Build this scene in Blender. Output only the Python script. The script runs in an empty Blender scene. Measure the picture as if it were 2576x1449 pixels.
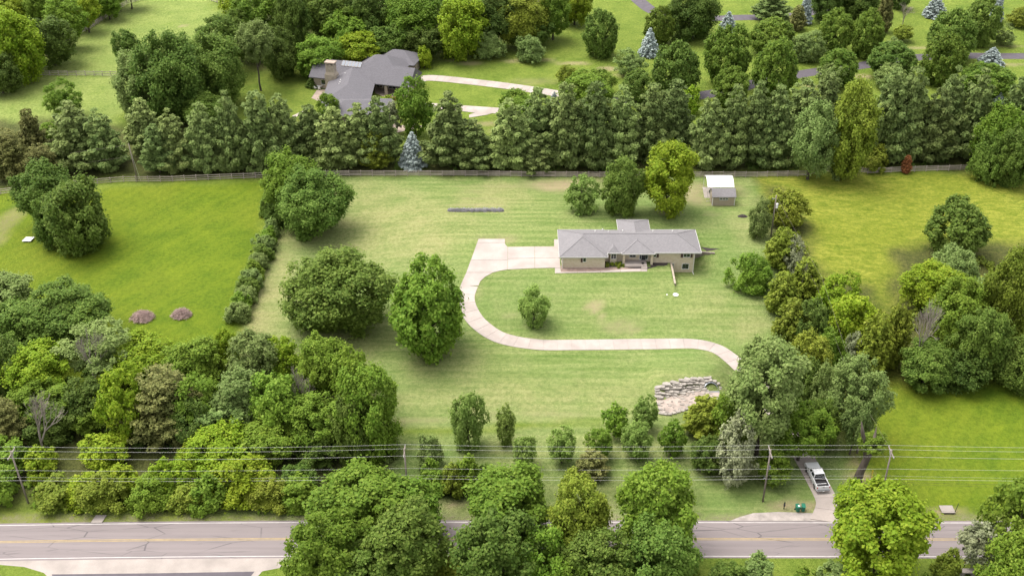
import bpy, bmesh, math, random
import numpy as np
from mathutils import Vector, Matrix
random.seed(7); RNG = np.random.default_rng(11)
S = bpy.context.scene
COL = S.collection
PI = math.pi
# ---------------------------------------------------------------- camera
CAM_H, FOC, PITCH = 114.6, 2800.0, math.radians(33.08)      # height in m, focal length in px of a 2576 px wide frame
cd = bpy.data.cameras.new('camera'); cam = bpy.data.objects.new('camera', cd); COL.objects.link(cam)
cd.sensor_width = 36.0; cd.lens = 36.0 * FOC / 2576.0
cd.clip_start = 1.0; cd.clip_end = 6000.0
cam.location = (0, 0, CAM_H); cam.rotation_euler = (PI / 2 - PITCH, 0, 0)
S.camera = cam
# ---------------------------------------------------------------- world, sun, exposure
W = bpy.data.worlds.new('World'); S.world = W; W.use_nodes = True
wn = W.node_tree; bg = wn.nodes['Background']
sky = wn.nodes.new('ShaderNodeTexSky'); sky.sky_type = 'NISHITA'; sky.sun_disc = False
SUN_EL, SUN_AZ = math.radians(66), math.radians(-62)        # high, from the left and a little behind
sky.sun_elevation = SUN_EL; sky.sun_rotation = SUN_AZ
sky.dust_density = 3.0; sky.air_density = 1.0
hs = wn.nodes.new('ShaderNodeHueSaturation'); hs.inputs['Saturation'].default_value = 0.2
tint = wn.nodes.new('ShaderNodeMix'); tint.data_type = 'RGBA'; tint.blend_type = 'MULTIPLY'
tint.inputs[0].default_value = 1.0; tint.inputs[7].default_value = (1.0, 0.97, 0.93, 1)
wn.links.new(sky.outputs[0], hs.inputs['Color']); wn.links.new(hs.outputs[0], tint.inputs[6])
wn.links.new(tint.outputs[2], bg.inputs['Color'])
bg.inputs['Strength'].default_value = 0.15
sd = bpy.data.lights.new('sun', 'SUN'); sun = bpy.data.objects.new('sun', sd); COL.objects.link(sun)
sd.energy = 1.3; sd.angle = math.radians(45); sd.color = (1.0, 0.95, 0.86)
sun.rotation_euler = Vector((math.sin(SUN_AZ) * math.cos(SUN_EL), math.cos(SUN_AZ) * math.cos(SUN_EL), math.sin(SUN_EL))).to_track_quat('Z', 'Y').to_euler()
sun.location = (0, 0, 200)
S.view_settings.view_transform = 'Standard'; S.view_settings.look = 'None'
S.view_settings.gamma = 1.0; S.view_settings.use_curve_mapping = False
S.view_settings.exposure = 1.62
S.render.engine = 'CYCLES'
S.cycles.max_bounces = 5; S.cycles.diffuse_bounces = 4; S.cycles.glossy_bounces = 2
S.cycles.transmission_bounces = 2; S.cycles.transparent_max_bounces = 4

# ---------------------------------------------------------------- terrain
def ss(a, b, v):
    t = np.clip((v - a) / (b - a), 0, 1); return t * t * (3 - 2 * t)
XW, YF, YE, YM = 30.45, 181.5, 174.0, 185.6                   # retaining wall x, house front, wall end, rear retaining wall
CRX0, CRX1 = 23.4, 33.2
def cry(x): return np.interp(x, [20, 23.6, 26, 28.4, 31, 33, 36], [141.5, 142.3, 143.2, 144.2, 144.9, 144.6, 144.0])
def height(x, y):
    x = np.asarray(x, float); y = np.asarray(y, float)
    A = ss(-38, -12, x) * (1 - ss(48, 90, x))
    B = ss(158, 181, y) * (1 - ss(196, 222, y))
    h = 2.1 * A * B
    side = ss(XW - 0.05, XW + 0.05, x)
    dip = ss(172, 180.5, y) * (1 - ss(YM - 0.1 - 8 * ss(35.6, 40.5, x), YM + 0.3, y)) * (1 - ss(40, 62, x))
    h = h * (1 - side * dip)
    und = 0.35 * np.sin(x * 0.045 + 1.3) * np.sin(y * 0.05 + 0.4) * ss(120, 135, y) * (1 - ss(150, 165, y) * (1 - ss(200, 215, y)))
    d = y - cry(x); bank = 1.25 * ss(-.1, 2.0, d) * (1 - ss(4, 14, d)) * ss(22.0, 23.8, x) * (1 - ss(34, 38, x))
    return h + und * (1 - A * B) + bank
def h1(x, y): return float(height(x, y))
def ray(px, py):
    a = (px - 1288) / FOC; b = (724.5 - py) / FOC
    return a, math.cos(PITCH) + b * math.sin(PITCH), -math.sin(PITCH) + b * math.cos(PITCH)
def atz(px, py, z=0.0):
    d = ray(px, py); t = (CAM_H - z) / -d[2]
    return Vector((d[0] * t, d[1] * t, z))
def at(px, py):
    z = 0.0
    for _ in range(8):
        p = atz(px, py, z); z = 0.5 * z + 0.5 * h1(p.x, p.y) if _ < 7 else h1(p.x, p.y)
    p = atz(px, py, z); p.z = h1(p.x, p.y); return p
def proj(p):
    y = p[1]; z = p[2] - CAM_H
    dep = y * math.cos(PITCH) - z * math.sin(PITCH); up = y * math.sin(PITCH) + z * math.cos(PITCH)
    return 1288 + FOC * p[0] / dep, 724.5 - FOC * up / dep, FOC / dep

# ---------------------------------------------------------------- materials
def _n(nt, t, **k):
    n = nt.nodes.new(t)
    for a, v in k.items(): setattr(n, a, v)
    return n
def mixc(nt, fac, a, b, mode='MIX'):
    m = _n(nt, 'ShaderNodeMix', data_type='RGBA', blend_type=mode)
    for i, v in ((0, fac), (6, a), (7, b)):
        if isinstance(v, bpy.types.NodeSocket): nt.links.new(v, m.inputs[i])
        else: m.inputs[i].default_value = v if i == 0 else (*v[:3], 1)
    return m.outputs[2]
def noise(nt, co, scale, detail=3, rough=0.55, dist=0.0):
    n = _n(nt, 'ShaderNodeTexNoise'); n.inputs['Scale'].default_value = scale
    n.inputs['Detail'].default_value = detail; n.inputs['Roughness'].default_value = rough
    n.inputs['Distortion'].default_value = dist
    nt.links.new(co, n.inputs['Vector']); return n.outputs['Fac']
def ramp(nt, fac, lo, hi, a=0.0, b=1.0):
    m = _n(nt, 'ShaderNodeMapRange', clamp=True)
    nt.links.new(fac, m.inputs[0])
    for i, v in enumerate((lo, hi, a, b)): m.inputs[i + 1].default_value = v
    return m.outputs[0]
def mathn(nt, op, a, b=None):
    m = _n(nt, 'ShaderNodeMath', operation=op)
    for i, v in ((0, a), (1, b)):
        if v is None: continue
        if isinstance(v, bpy.types.NodeSocket): nt.links.new(v, m.inputs[i])
        else: m.inputs[i].default_value = v
    return m.outputs[0]
def mapping(nt, co, scale=(1, 1, 1), rot=(0, 0, 0)):
    m = _n(nt, 'ShaderNodeMapping'); m.inputs['Scale'].default_value = scale; m.inputs['Rotation'].default_value = rot
    nt.links.new(co, m.inputs['Vector']); return m.outputs[0]
def newmat(name):
    m = bpy.data.materials.new(name); m.use_nodes = True
    return m, m.node_tree, m.node_tree.nodes['Principled BSDF']
def bump(nt, b, h, s=0.3, d=0.05):
    n = _n(nt, 'ShaderNodeBump'); n.inputs['Strength'].default_value = s; n.inputs['Distance'].default_value = d
    nt.links.new(h, n.inputs['Height']); nt.links.new(n.outputs[0], b.inputs['Normal'])
def pm(name, col, rough=0.7, var=0.18, scale=1.5, fine=12.0, metal=0.0, spec=0.4, objrand=0.0, bumps=0.0, streak=None):
    """painted / mineral surface: base colour with two scales of wear"""
    col = tuple(c * (.64 if max(col) < .7 else .80) for c in col)
    m, nt, b = newmat(name)
    tc = _n(nt, 'ShaderNodeTexCoord'); co = tc.outputs['Object']
    if streak: co = mapping(nt, co, streak)
    n1 = noise(nt, co, scale, 4); n2 = noise(nt, co, fine, 2)
    dark = tuple(c * (1 - var) for c in col); lite = tuple(min(1, c * (1 + var)) for c in col)
    c = mixc(nt, ramp(nt, n1, .3, .7), dark, lite)
    c = mixc(nt, mathn(nt, 'MULTIPLY', ramp(nt, n2, .35, .75), .35), c, tuple(x * (1 - 1.3 * var) for x in col))
    if objrand:
        oi = _n(nt, 'ShaderNodeObjectInfo')
        c = mixc(nt, 1.0, c, (1, 1, 1), 'MULTIPLY') if False else c
        hsv = _n(nt, 'ShaderNodeHueSaturation'); nt.links.new(c, hsv.inputs['Color'])
        nt.links.new(ramp(nt, oi.outputs['Random'], 0, 1, 1 - objrand, 1 + objrand), hsv.inputs['Value']); c = hsv.outputs[0]
    nt.links.new(c, b.inputs['Base Color'])
    b.inputs['Roughness'].default_value = rough; b.inputs['Metallic'].default_value = metal
    b.inputs['Specular IOR Level'].default_value = spec
    if bumps: bump(nt, b, n2, bumps, 0.03)
    return m
def leafmat(name, a, b_, c_, scale=0.5, trans=0.40, rough=0.6, spread=0.14):
    m, nt, p = newmat(name)
    tc = _n(nt, 'ShaderNodeTexCoord'); oi = _n(nt, 'ShaderNodeObjectInfo'); ge = _n(nt, 'ShaderNodeNewGeometry')
    n1 = noise(nt, tc.outputs['Object'], scale, 3)
    c = mixc(nt, ramp(nt, n1, .35, .65), a, b_)
    c = mixc(nt, ramp(nt, ge.outputs['Random Per Island'], .45, 1.0, 0, .75), c, c_)
    hsv = _n(nt, 'ShaderNodeHueSaturation'); nt.links.new(c, hsv.inputs['Color'])
    nt.links.new(ramp(nt, oi.outputs['Random'], 0, 1, .5 - .010, .5 + .008), hsv.inputs['Hue'])
    r2 = mathn(nt, 'FRACT', mathn(nt, 'MULTIPLY', oi.outputs['Random'], 7.31))
    nt.links.new(ramp(nt, r2, 0, 1, 1 - spread, 1 + spread), hsv.inputs['Value'])
    nt.links.new(hsv.outputs[0], p.inputs['Base Color'])
    p.inputs['Roughness'].default_value = rough; p.inputs['Specular IOR Level'].default_value = 0.12
    tr = _n(nt, 'ShaderNodeBsdfTranslucent'); nt.links.new(hsv.outputs[0], tr.inputs['Color'])
    mx = _n(nt, 'ShaderNodeMixShader'); mx.inputs[0].default_value = trans
    nt.links.new(p.outputs[0], mx.inputs[1]); nt.links.new(tr.outputs[0], mx.inputs[2])
    nt.links.new(mx.outputs[0], nt.nodes['Material Output'].inputs['Surface'])
    return m
LEAF = {
 'oak':   leafmat('leaf_oak', (.078, .138, .022), (.122, .192, .030), (.188, .255, .052)),
 'maple': leafmat('leaf_maple', (.100, .182, .018), (.152, .240, .026), (.225, .310, .044)),
 'lime':  leafmat('leaf_lime', (.145, .240, .014), (.210, .300, .019), (.305, .372, .034)),
 'young': leafmat('leaf_young_hazed', (.175, .275, .055), (.235, .335, .075), (.310, .400, .110), 0.8, .5),  # light sapling leaves, with some of the lot's milky haze in the colour
 'pale':  leafmat('leaf_pale', (.140, .210, .056), (.192, .265, .074), (.260, .325, .110)),
 'shade': leafmat('leaf_shade', (.060, .112, .020), (.096, .152, .026), (.140, .198, .040)),
 'linden': leafmat('leaf_linden', (.082, .148, .018), (.128, .200, .026), (.200, .265, .042), 0.9),
 'pine':  leafmat('leaf_pine', (.135, .195, .056), (.200, .262, .078), (.275, .335, .112), 0.5, .3, .6, .24),
 'darkpine': leafmat('leaf_dark_pine', (.108, .165, .048), (.160, .222, .064), (.230, .285, .092), 0.5, .3, .6, .22),
 'spruce': leafmat('leaf_spruce', (.290, .350, .335), (.370, .430, .415), (.480, .530, .520), 1.2, .2),
 'cedar': leafmat('leaf_cedar', (.110, .125, .036), (.155, .160, .048), (.210, .200, .066), 0.8, .25),
 'olive': leafmat('leaf_olive', (.125, .172, .018), (.178, .220, .024), (.240, .270, .038), 0.7, .3),
 'rust':  leafmat('leaf_rust', (.24, .10, .04), (.30, .13, .05), (.36, .17, .07)),
 'grey':  leafmat('leaf_grey', (.18, .21, .11), (.25, .275, .145), (.33, .36, .22), 0.8, .25),
 'lavender': leafmat('leaf_lavender', (.24, .25, .23), (.33, .31, .34), (.42, .38, .45), 1.5, .1),
}
M = {
 'bark': pm('bark', (.13, .105, .085), .9, .35, 3, 20, bumps=.5, streak=(1, 1, .2)),
 'palebark': pm('pale_bark', (.36, .31, .27), .9, .25, 3, 20, bumps=.4),
 'pole': pm('weathered_pole_wood', (.30, .25, .22), .85, .25, 4, 20, streak=(1, 1, .15)),
 'rail': pm('weathered_rail_wood', (.50, .42, .39), .85, .3, 2, 14, objrand=.25),
 'alu': pm('aluminium_wire', (.70, .69, .68), .5, .05, 2),
 'cable': pm('black_cable', (.03, .03, .03), .5),
 'conc': pm('driveway_concrete', (.48, .415, .38), .85, .17, .30, 3.5, objrand=.04),
 'oldconc': pm('stained_concrete', (.42, .37, .34), .9, .20, .3, 6),
 'gravelpad': pm('pale_gravel', (.44, .39, .36), .95, .30, .8, 9, bumps=.4),
 'gutter': pm('gutter_paint', (.62, .60, .59), .6, .06, 2),
 'white': pm('white_paint', (.78, .77, .76), .5, .06, 2),
 'carwhite': pm('car_white_paint', (.80, .80, .82), .18, .02, 1, spec=.6),
 'glass': pm('window_glass', (.025, .035, .04), .08, .2, 1, spec=.8),
 'blackp': pm('black_plastic', (.02, .02, .022), .5, .2, 3),
 'liner': pm('bed_liner', (.045, .04, .042), .7, .35, 6, 20),
 'chrome': pm('bright_metal', (.55, .55, .57), .25, .1, 3, metal=.9),
 'red': pm('tail_light_red', (.55, .03, .03), .25, .1, 3),
 'brickred': pm('red_brick_planter', (.30, .07, .05), .8, .25, 3),
 'bin': pm('green_bin_plastic', (.015, .20, .12), .45, .12, 3),
 'darkgreen': pm('dark_green_paint', (.02, .05, .03), .5, .2, 3),
 'yellow': pm('yellow_plastic', (.75, .50, .02), .5, .1, 3),
 'shutter': pm('brown_shutter', (.09, .045, .04), .7, .2, 5),
 'mulch': pm('dark_mulch', (.055, .042, .04), .95, .4, 3, 20, bumps=.5),
 'redmulch': pm('pink_gravel_bed', (.36, .26, .22), .95, .25, 1.5, 12, bumps=.4),
 'limestone': pm('limestone', (.42, .38, .34), .9, .22, 2, 10, objrand=.16, bumps=.5),
 'creekbed': pm('dry_creek_gravel', (.46, .38, .33), .95, .28, .9, 7, bumps=.7),
 'shedwall': pm('tan_siding', (.50, .41, .32), .7, .07, 1, 8),
 'stonewall': pm('cream_stone_wall', (.46, .39, .31), .85, .22, 1.6, 8, bumps=.4),
 'timber': pm('brown_timber', (.22, .11, .06), .7, .25, 3),
 'steel': pm('galvanised_steel', (.42, .45, .50), .35, .15, 2, metal=.7),
 'hose': pm('green_hose', (.02, .22, .15), .5, .1, 4),
 'patio': pm('patio_stone', (.44, .35, .29), .9, .2, .8, 6),
 'twig': pm('dry_twigs', (.50, .36, .33), .9, .3, 2, 12, objrand=.1),
 'solar': pm('solar_cell', (.15, .18, .24), .6, .1, 3, spec=.8),
 'ledge': pm('creek_flagstone', (.40, .35, .31), .9, .25, 1.2, 8, objrand=.15),
}
def roofmat(name, col, course=0.14):
    m, nt, b = newmat(name)
    tc = _n(nt, 'ShaderNodeTexCoord'); co = tc.outputs['Object']
    n1 = noise(nt, co, .35, 4); n2 = noise(nt, co, 5.0, 3)
    br = _n(nt, 'ShaderNodeTexBrick'); nt.links.new(mapping(nt, co, (1, 1, 1)), br.inputs['Vector'])
    br.inputs['Color1'].default_value = (*[c * .88 for c in col], 1); br.inputs['Color2'].default_value = (*[c * 1.12 for c in col], 1)
    br.inputs['Mortar'].default_value = (*[c * .7 for c in col], 1)
    br.inputs['Scale'].default_value = 1.0; br.inputs['Brick Width'].default_value = .33; br.inputs['Row Height'].default_value = course
    br.inputs['Mortar Size'].default_value = .012
    c = mixc(nt, ramp(nt, n1, .3, .7, 0, .35), br.outputs['Color'], tuple(x * .78 for x in col))
    c = mixc(nt, ramp(nt, n2, .4, .8, 0, .25), c, tuple(x * 1.25 for x in col))
    nt.links.new(c, b.inputs['Base Color']); b.inputs['Roughness'].default_value = .9; b.inputs['Specular IOR Level'].default_value = .2
    bump(nt, b, n2, .4, .03); return m
M['roof'] = roofmat('grey_shingles', (.175, .167, .175))
M['roof2'] = roofmat('slate_grey_shingles', (.118, .113, .126))
def brickmat():
    m, nt, b = newmat('blond_brick')
    tc = _n(nt, 'ShaderNodeTexCoord'); sp = _n(nt, 'ShaderNodeSeparateXYZ'); nt.links.new(tc.outputs['Object'], sp.inputs[0])
    cb = _n(nt, 'ShaderNodeCombineXYZ'); nt.links.new(mathn(nt, 'ADD', sp.outputs[0], sp.outputs[1]), cb.inputs[0]); nt.links.new(sp.outputs[2], cb.inputs[1])
    br = _n(nt, 'ShaderNodeTexBrick'); nt.links.new(cb.outputs[0], br.inputs['Vector'])
    br.inputs['Color1'].default_value = (.50, .425, .32, 1); br.inputs['Color2'].default_value = (.41, .325, .23, 1); br.inputs['Mortar'].default_value = (.40, .35, .29, 1)
    br.inputs['Scale'].default_value = 1; br.inputs['Brick Width'].default_value = .4; br.inputs['Row Height'].default_value = .14; br.inputs['Mortar Size'].default_value = .015
    n = noise(nt, tc.outputs['Object'], 2.2, 3)
    c = mixc(nt, ramp(nt, n, .3, .7, 0, .35), br.outputs['Color'], (.54, .48, .39))
    nt.links.new(c, b.inputs['Base Color']); b.inputs['Roughness'].default_value = .9; return m
M['brick'] = brickmat()
def asphalt():
    m, nt, b = newmat('weathered_asphalt')
    tc = _n(nt, 'ShaderNodeTexCoord'); co = tc.outputs['Object']
    st = noise(nt, mapping(nt, co, (.03, 1.1, 1)), 1.0, 4); big = noise(nt, mapping(nt, co, (.25, .6, 1)), .5, 4); fi = noise(nt, co, 30, 3)
    c = mixc(nt, ramp(nt, st, .3, .7), (.142, .122, .124), (.182, .157, .158))
    c = mixc(nt, ramp(nt, big, .5, .75, 0, .35), c, (.118, .103, .106))
    c = mixc(nt, ramp(nt, fi, .35, .7, 0, .35), c, (.21, .185, .185))
    vo = _n(nt, 'ShaderNodeTexVoronoi', feature='DISTANCE_TO_EDGE'); vo.inputs['Scale'].default_value = .32
    nt.links.new(mapping(nt, co, (.35, 1.6, 1)), vo.inputs['Vector'])
    gate = ramp(nt, noise(nt, co, .11, 2), .47, .58)
    crack = mathn(nt, 'MULTIPLY', ramp(nt, vo.outputs['Distance'], .0, .02, 1, 0), gate)
    c = mixc(nt, mathn(nt, 'MULTIPLY', crack, .85), c, (.06, .055, .06))
    wt = ramp(nt, noise(nt, mapping(nt, co, (.12, 2.2, 1)), 1.4, 4, .7), .60, .68, 0, .45)
    c = mixc(nt, wt, c, (.085, .075, .08))
    nt.links.new(c, b.inputs['Base Color']); b.inputs['Roughness'].default_value = .92; b.inputs['Specular IOR Level'].default_value = .25
    bump(nt, b, fi, .3, .02); return m
M['asphalt'] = asphalt()
M['darkasphalt'] = pm('dark_asphalt', (.12, .105, .125), .9, .15, .6, 10)
M['yline'] = pm('yellow_line_paint', (.46, .34, .15), .8, .2, 1, 9)
M['wline'] = pm('white_line_paint', (.62, .58, .57), .8, .15, 1, 9)

# ---------------------------------------------------------------- mesh helpers
def mesh_obj(name, verts, faces, m, parent=None, smooth=False):
    me = bpy.data.meshes.new(name); me.from_pydata([tuple(v) for v in verts], [], faces); me.update()
    if m: me.materials.append(m)
    if smooth: me.polygons.foreach_set('use_smooth', [True] * len(me.polygons))
    o = bpy.data.objects.new(name, me); COL.objects.link(o); o.parent = parent; return o
class MB:
    def __init__(s): s.v = []; s.f = []
    def add(s, vs, fs):
        k = len(s.v); s.v += [tuple(v) for v in vs]; s.f += [tuple(i + k for i in f) for f in fs]; return s
    def box(s, x0, x1, y0, y1, z0, z1):
        return s.add([(x, y, z) for z in (z0, z1) for y in (y0, y1) for x in (x0, x1)],
                     [(0, 2, 3, 1), (4, 5, 7, 6), (0, 1, 5, 4), (2, 6, 7, 3), (0, 4, 6, 2), (1, 3, 7, 5)])
    def prism(s, poly, z0, z1):
        n = len(poly); a = sum(poly[i][0] * poly[(i + 1) % n][1] - poly[(i + 1) % n][0] * poly[i][1] for i in range(n))
        if a < 0: poly = poly[::-1]
        zb = z0 if isinstance(z0, (list, tuple)) else [z0] * n
        zt = z1 if isinstance(z1, (list, tuple)) else [z1] * n
        if a < 0: zb = zb[::-1]; zt = zt[::-1]
        vs = [(p[0], p[1], zb[i]) for i, p in enumerate(poly)] + [(p[0], p[1], zt[i]) for i, p in enumerate(poly)]
        return s.add(vs, [tuple(range(n - 1, -1, -1)), tuple(range(n, 2 * n))] + [(i, (i + 1) % n, (i + 1) % n + n, i + n) for i in range(n)])
    def tube(s, pts, rs, n=6, cap=True):
        pts = [Vector(p) for p in pts]
        if not isinstance(rs, (list, tuple)): rs = [rs] * len(pts)
        vs = []
        for i, p in enumerate(pts):
            d = (pts[min(i + 1, len(pts) - 1)] - pts[max(i - 1, 0)]).normalized()
            u = d.cross(Vector((0, 0, 1)));
            if u.length < .05: u = d.cross(Vector((1, 0, 0)))
            u.normalize(); w = d.cross(u)
            vs += [p + (u * math.cos(2 * PI * k / n) + w * math.sin(2 * PI * k / n)) * rs[i] for k in range(n)]
        fs = [(i * n + k, i * n + (k + 1) % n, (i + 1) * n + (k + 1) % n, (i + 1) * n + k) for i in range(len(pts) - 1) for k in range(n)]
        if cap: fs += [tuple(range(n - 1, -1, -1)), tuple(range((len(pts) - 1) * n, len(pts) * n))]
        return s.add(vs, fs)
    def cyl(s, x, y, z0, z1, r, n=12, r2=None):
        return s.tube([(x, y, z0), (x, y, z1)], [r, r if r2 is None else r2], n)
    def build(s, name, m, parent=None, smooth=False): return mesh_obj(name, s.v, s.f, m, parent, smooth)
def tag(o, label, cat, group=None, kind=None):
    if label: o['label'] = label
    if cat: o['category'] = cat
    if group: o['group'] = group
    if kind: o['kind'] = kind
    return o
def empty(name, loc, rz=0.0, label=None, cat=None, group=None):
    o = bpy.data.objects.new(name, None); COL.objects.link(o); o.location = loc; o.rotation_euler = (0, 0, rz)
    o.empty_display_size = .5
    return tag(o, label, cat, group)
def structure(o, label=None): o['kind'] = 'structure'; return o
def inst(name, me, parent, loc=(0, 0, 0), rz=0, scale=(1, 1, 1), m=None):
    o = bpy.data.objects.new(name, me); COL.objects.link(o); o.parent = parent
    o.location = loc; o.rotation_euler = (0, 0, rz); o.scale = scale
    if m: o.material_slots[0].link = 'OBJECT'; o.material_slots[0].material = m
    return o
def mesh_only(name, mb, m=None, smooth=False):
    me = bpy.data.meshes.new(name); me.from_pydata(mb.v, [], mb.f); me.update()
    me.materials.append(m)
    if smooth: me.polygons.foreach_set('use_smooth', [True] * len(me.polygons))
    return me
def bevel(o, w=0.02, seg=2):
    b = o.modifiers.new('bevel', 'BEVEL'); b.width = w; b.segments = seg; b.limit_method = 'ANGLE'; b.angle_limit = math.radians(40); return o

# ---------------------------------------------------------------- ground sheet with land-cover masks
def px_poly(pts): return [tuple(atz(*p)[:2]) for p in pts]
def polyd(X, Y, poly):
    """signed distance to polygon, negative inside"""
    d = np.full(X.shape, 1e9); inside = np.zeros(X.shape, bool); n = len(poly)
    for i in range(n):
        x0, y0 = poly[i]; x1, y1 = poly[(i + 1) % n]
        dx, dy = x1 - x0, y1 - y0
        t = np.clip(((X - x0) * dx + (Y - y0) * dy) / (dx * dx + dy * dy + 1e-9), 0, 1)
        d = np.minimum(d, np.hypot(X - x0 - t * dx, Y - y0 - t * dy))
        if y0 != y1:
            inside ^= ((Y >= min(y0, y1)) & (Y < max(y0, y1)) & (X < x0 + (Y - y0) * dx / dy))
    return np.where(inside, -d, d)
def wob(X, Y, s=1.0, a=1.0, k=0.0):
    return a * (np.sin(X / s * 1.1 + k) * np.cos(Y / s * .9 + 1.7 * k) + .5 * np.sin(X / s * 2.7 + Y / s * 1.9 + k) + .3 * np.cos(X / s * 5.1 - Y / s * 4.3 + 2 * k))
xs = np.unique(np.concatenate([[-1500, -900, -500, -300, -220], np.arange(-190, 190.1, 1.25), [220, 300, 500, 900, 1500, XW - .06, XW + .06]]))
ys = np.unique(np.concatenate([[-400, -100, 0, 60, 80], np.arange(92, 352.1, 1.25), [360, 380, 420, 500, 700, 1100, 2000], [YM - .1, YM + .3]]))
GX, GY = np.meshgrid(xs, ys); GZ = height(GX, GY)
nx, ny = len(xs), len(ys)
gv = np.stack([GX.ravel(), GY.ravel(), GZ.ravel()], 1)
ii = np.arange(nx * (ny - 1)).reshape(ny - 1, nx)[:, :-1].ravel()
gf = np.stack([ii, ii + 1, ii + nx + 1, ii + nx], 1)
me = bpy.data.meshes.new('ground')
me.vertices.add(len(gv)); me.vertices.foreach_set('co', gv.ravel())
me.loops.add(gf.size); me.loops.foreach_set('vertex_index', gf.ravel().astype(np.int32))
me.polygons.add(len(gf)); me.polygons.foreach_set('loop_start', np.arange(0, gf.size, 4, dtype=np.int32))
me.polygons.foreach_set('use_smooth', np.ones(len(gf), bool)); me.update(calc_edges=True)
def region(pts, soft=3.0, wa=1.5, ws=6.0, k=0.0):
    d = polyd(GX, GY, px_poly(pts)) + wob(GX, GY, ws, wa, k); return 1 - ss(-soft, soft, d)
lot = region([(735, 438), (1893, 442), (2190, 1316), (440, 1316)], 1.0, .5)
right = region([(1893, 446), (2760, 426), (2760, 985), (2150, 985), (2060, 800)], 2, 1)
sat = np.maximum(region([(-160, 492), (690, 458), (600, 830), (560, 1000), (-160, 960)], 2, 1), region([(2120, 960), (2760, 950), (2760, 1312), (2185, 1312)], 3, 2))
sat = np.maximum(sat, region([(-60, 1290), (700, 1290), (700, 1320), (-60, 1325)], .5, .3))
sat = np.maximum(sat, .75 * region([(985, 1092), (1010, 1084), (1180, 1080), (1330, 1066), (1515, 1060), (1515, 1070), (1330, 1078), (1180, 1092), (1000, 1094)], .9, .4))
pad = region([(-160, -60), (560, -60), (560, 100), (300, 300), (280, 400), (-160, 420)], 3, 2)
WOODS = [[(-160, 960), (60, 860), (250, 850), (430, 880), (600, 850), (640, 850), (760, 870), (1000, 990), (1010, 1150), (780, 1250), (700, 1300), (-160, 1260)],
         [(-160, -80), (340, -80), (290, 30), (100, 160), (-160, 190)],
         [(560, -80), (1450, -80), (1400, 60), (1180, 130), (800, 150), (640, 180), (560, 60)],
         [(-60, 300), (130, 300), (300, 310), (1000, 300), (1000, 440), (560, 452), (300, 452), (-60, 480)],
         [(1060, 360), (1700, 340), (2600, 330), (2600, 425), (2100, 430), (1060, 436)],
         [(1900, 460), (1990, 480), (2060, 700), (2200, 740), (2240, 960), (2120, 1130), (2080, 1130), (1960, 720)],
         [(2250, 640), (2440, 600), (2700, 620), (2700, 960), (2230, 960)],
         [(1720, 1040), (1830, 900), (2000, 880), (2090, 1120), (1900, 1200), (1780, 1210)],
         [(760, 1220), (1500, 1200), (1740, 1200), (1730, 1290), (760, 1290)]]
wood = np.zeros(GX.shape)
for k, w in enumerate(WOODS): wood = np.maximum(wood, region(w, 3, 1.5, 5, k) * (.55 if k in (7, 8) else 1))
dirt = np.zeros(GX.shape)
def spot(cx, cy, rx, ry, s=1.0, soft=.6):
    global dirt
    c = at(cx, cy); sc = proj(c)[2]; th = abs(at(cx, cy - 5).y - at(cx, cy + 5).y) / 10
    q = np.hypot((GX - c.x) / (rx / sc), (GY - c.y) / (ry * th)) + wob(GX, GY, 1.6, .16, cx) + wob(GX, GY, .7, .10, cy)
    dirt = np.maximum(dirt, s * (1 - ss(1 - soft, 1 + soft, q)))
for a in [(1497, 770, 20, 14, .6), (1521, 791, 9, 6, .9), (1560, 822, 50, 16, .35), (1590, 832, 22, 8, .4), (1400, 468, 65, 13, .75), (1450, 462, 40, 10, .5), (1720, 482, 45, 18, .6), (1680, 536, 26, 7, .5),
          (1280, 795, 18, 4, .25), (1850, 482, 30, 14, .35), (1745, 500, 34, 12, .6), (1380, 465, 60, 12, .5), (1265, 603, 36, 10, .4), (1215, 600, 26, 7, .35),
          (1290, 154, 26, 5, .5), (1180, 160, 30, 5, .5), (1140, 151, 25, 5, .3), (1370, 152, 24, 4, .4), (1440, 160, 40, 4, .6), (1530, 174, 26, 5, .75), (1560, 190, 30, 5, .3), (1340, 206, 60, 8, .25), (1230, 312, 30, 6, .5), (1240, 330, 20, 5, .35),
          (1920, 185, 24, 6, .35), (2170, 193, 22, 5, .7), (2040, 218, 20, 4, .5), (2310, 121, 30, 3, .6), (2540, 163, 40, 4, .5), (2540, 117, 40, 3, .3), (2165, 1205, 34, 22, .75), (2192, 1222, 24, 12, .6), (2150, 1150, 14, 12, .4),
          (2000, 1274, 60, 14, .8), (1919, 1262, 10, 5, .8), (2378, 1288, 48, 12, .6), (2350, 1300, 60, 8, .25), (1130, 1276, 40, 7, .7), (1545, 1278, 24, 7, .6), (1600, 1276, 16, 6, .5),
          (1060, 1058, 60, 10, .3), (1190, 1090, 20, 5, .3), (1240, 1050, 60, 8, .3), (1400, 1042, 80, 10, .2), (1130, 1090, 22, 4, .45), (1490, 1110, 30, 8, .15),
          (460, 66, 9, 3, .6), (300, 195, 24, 3, .3), (1790, 540, 20, 6, .3), (1800, 515, 60, 5, .4), (1300, 470, 150, 3, .25), (1195, 482, 60, 3, .2), (1200, 500, 60, 3, .2), (1190, 515, 70, 3, .3),
          (1195, 730, 10, 30, .25), (1320, 850, 60, 5, .15), (650, 935, 20, 10, .3), (1755, 470, 18, 14, .5), (2150, 1165, 16, 8, .5), (20, 555, 26, 30, .4), (50, 540, 16, 16, .3), (0, 600, 20, 18, .35), (800, 310, 30, 8, .4), (1185, 330, 26, 6, .3)]:
    spot(*a)
for (x0, y0, x1, y1, w) in [(1090, 158, 1620, 196, 5), (620, 600, 740, 850, 0)]:
    pass
dry = np.zeros(GX.shape)
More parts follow.
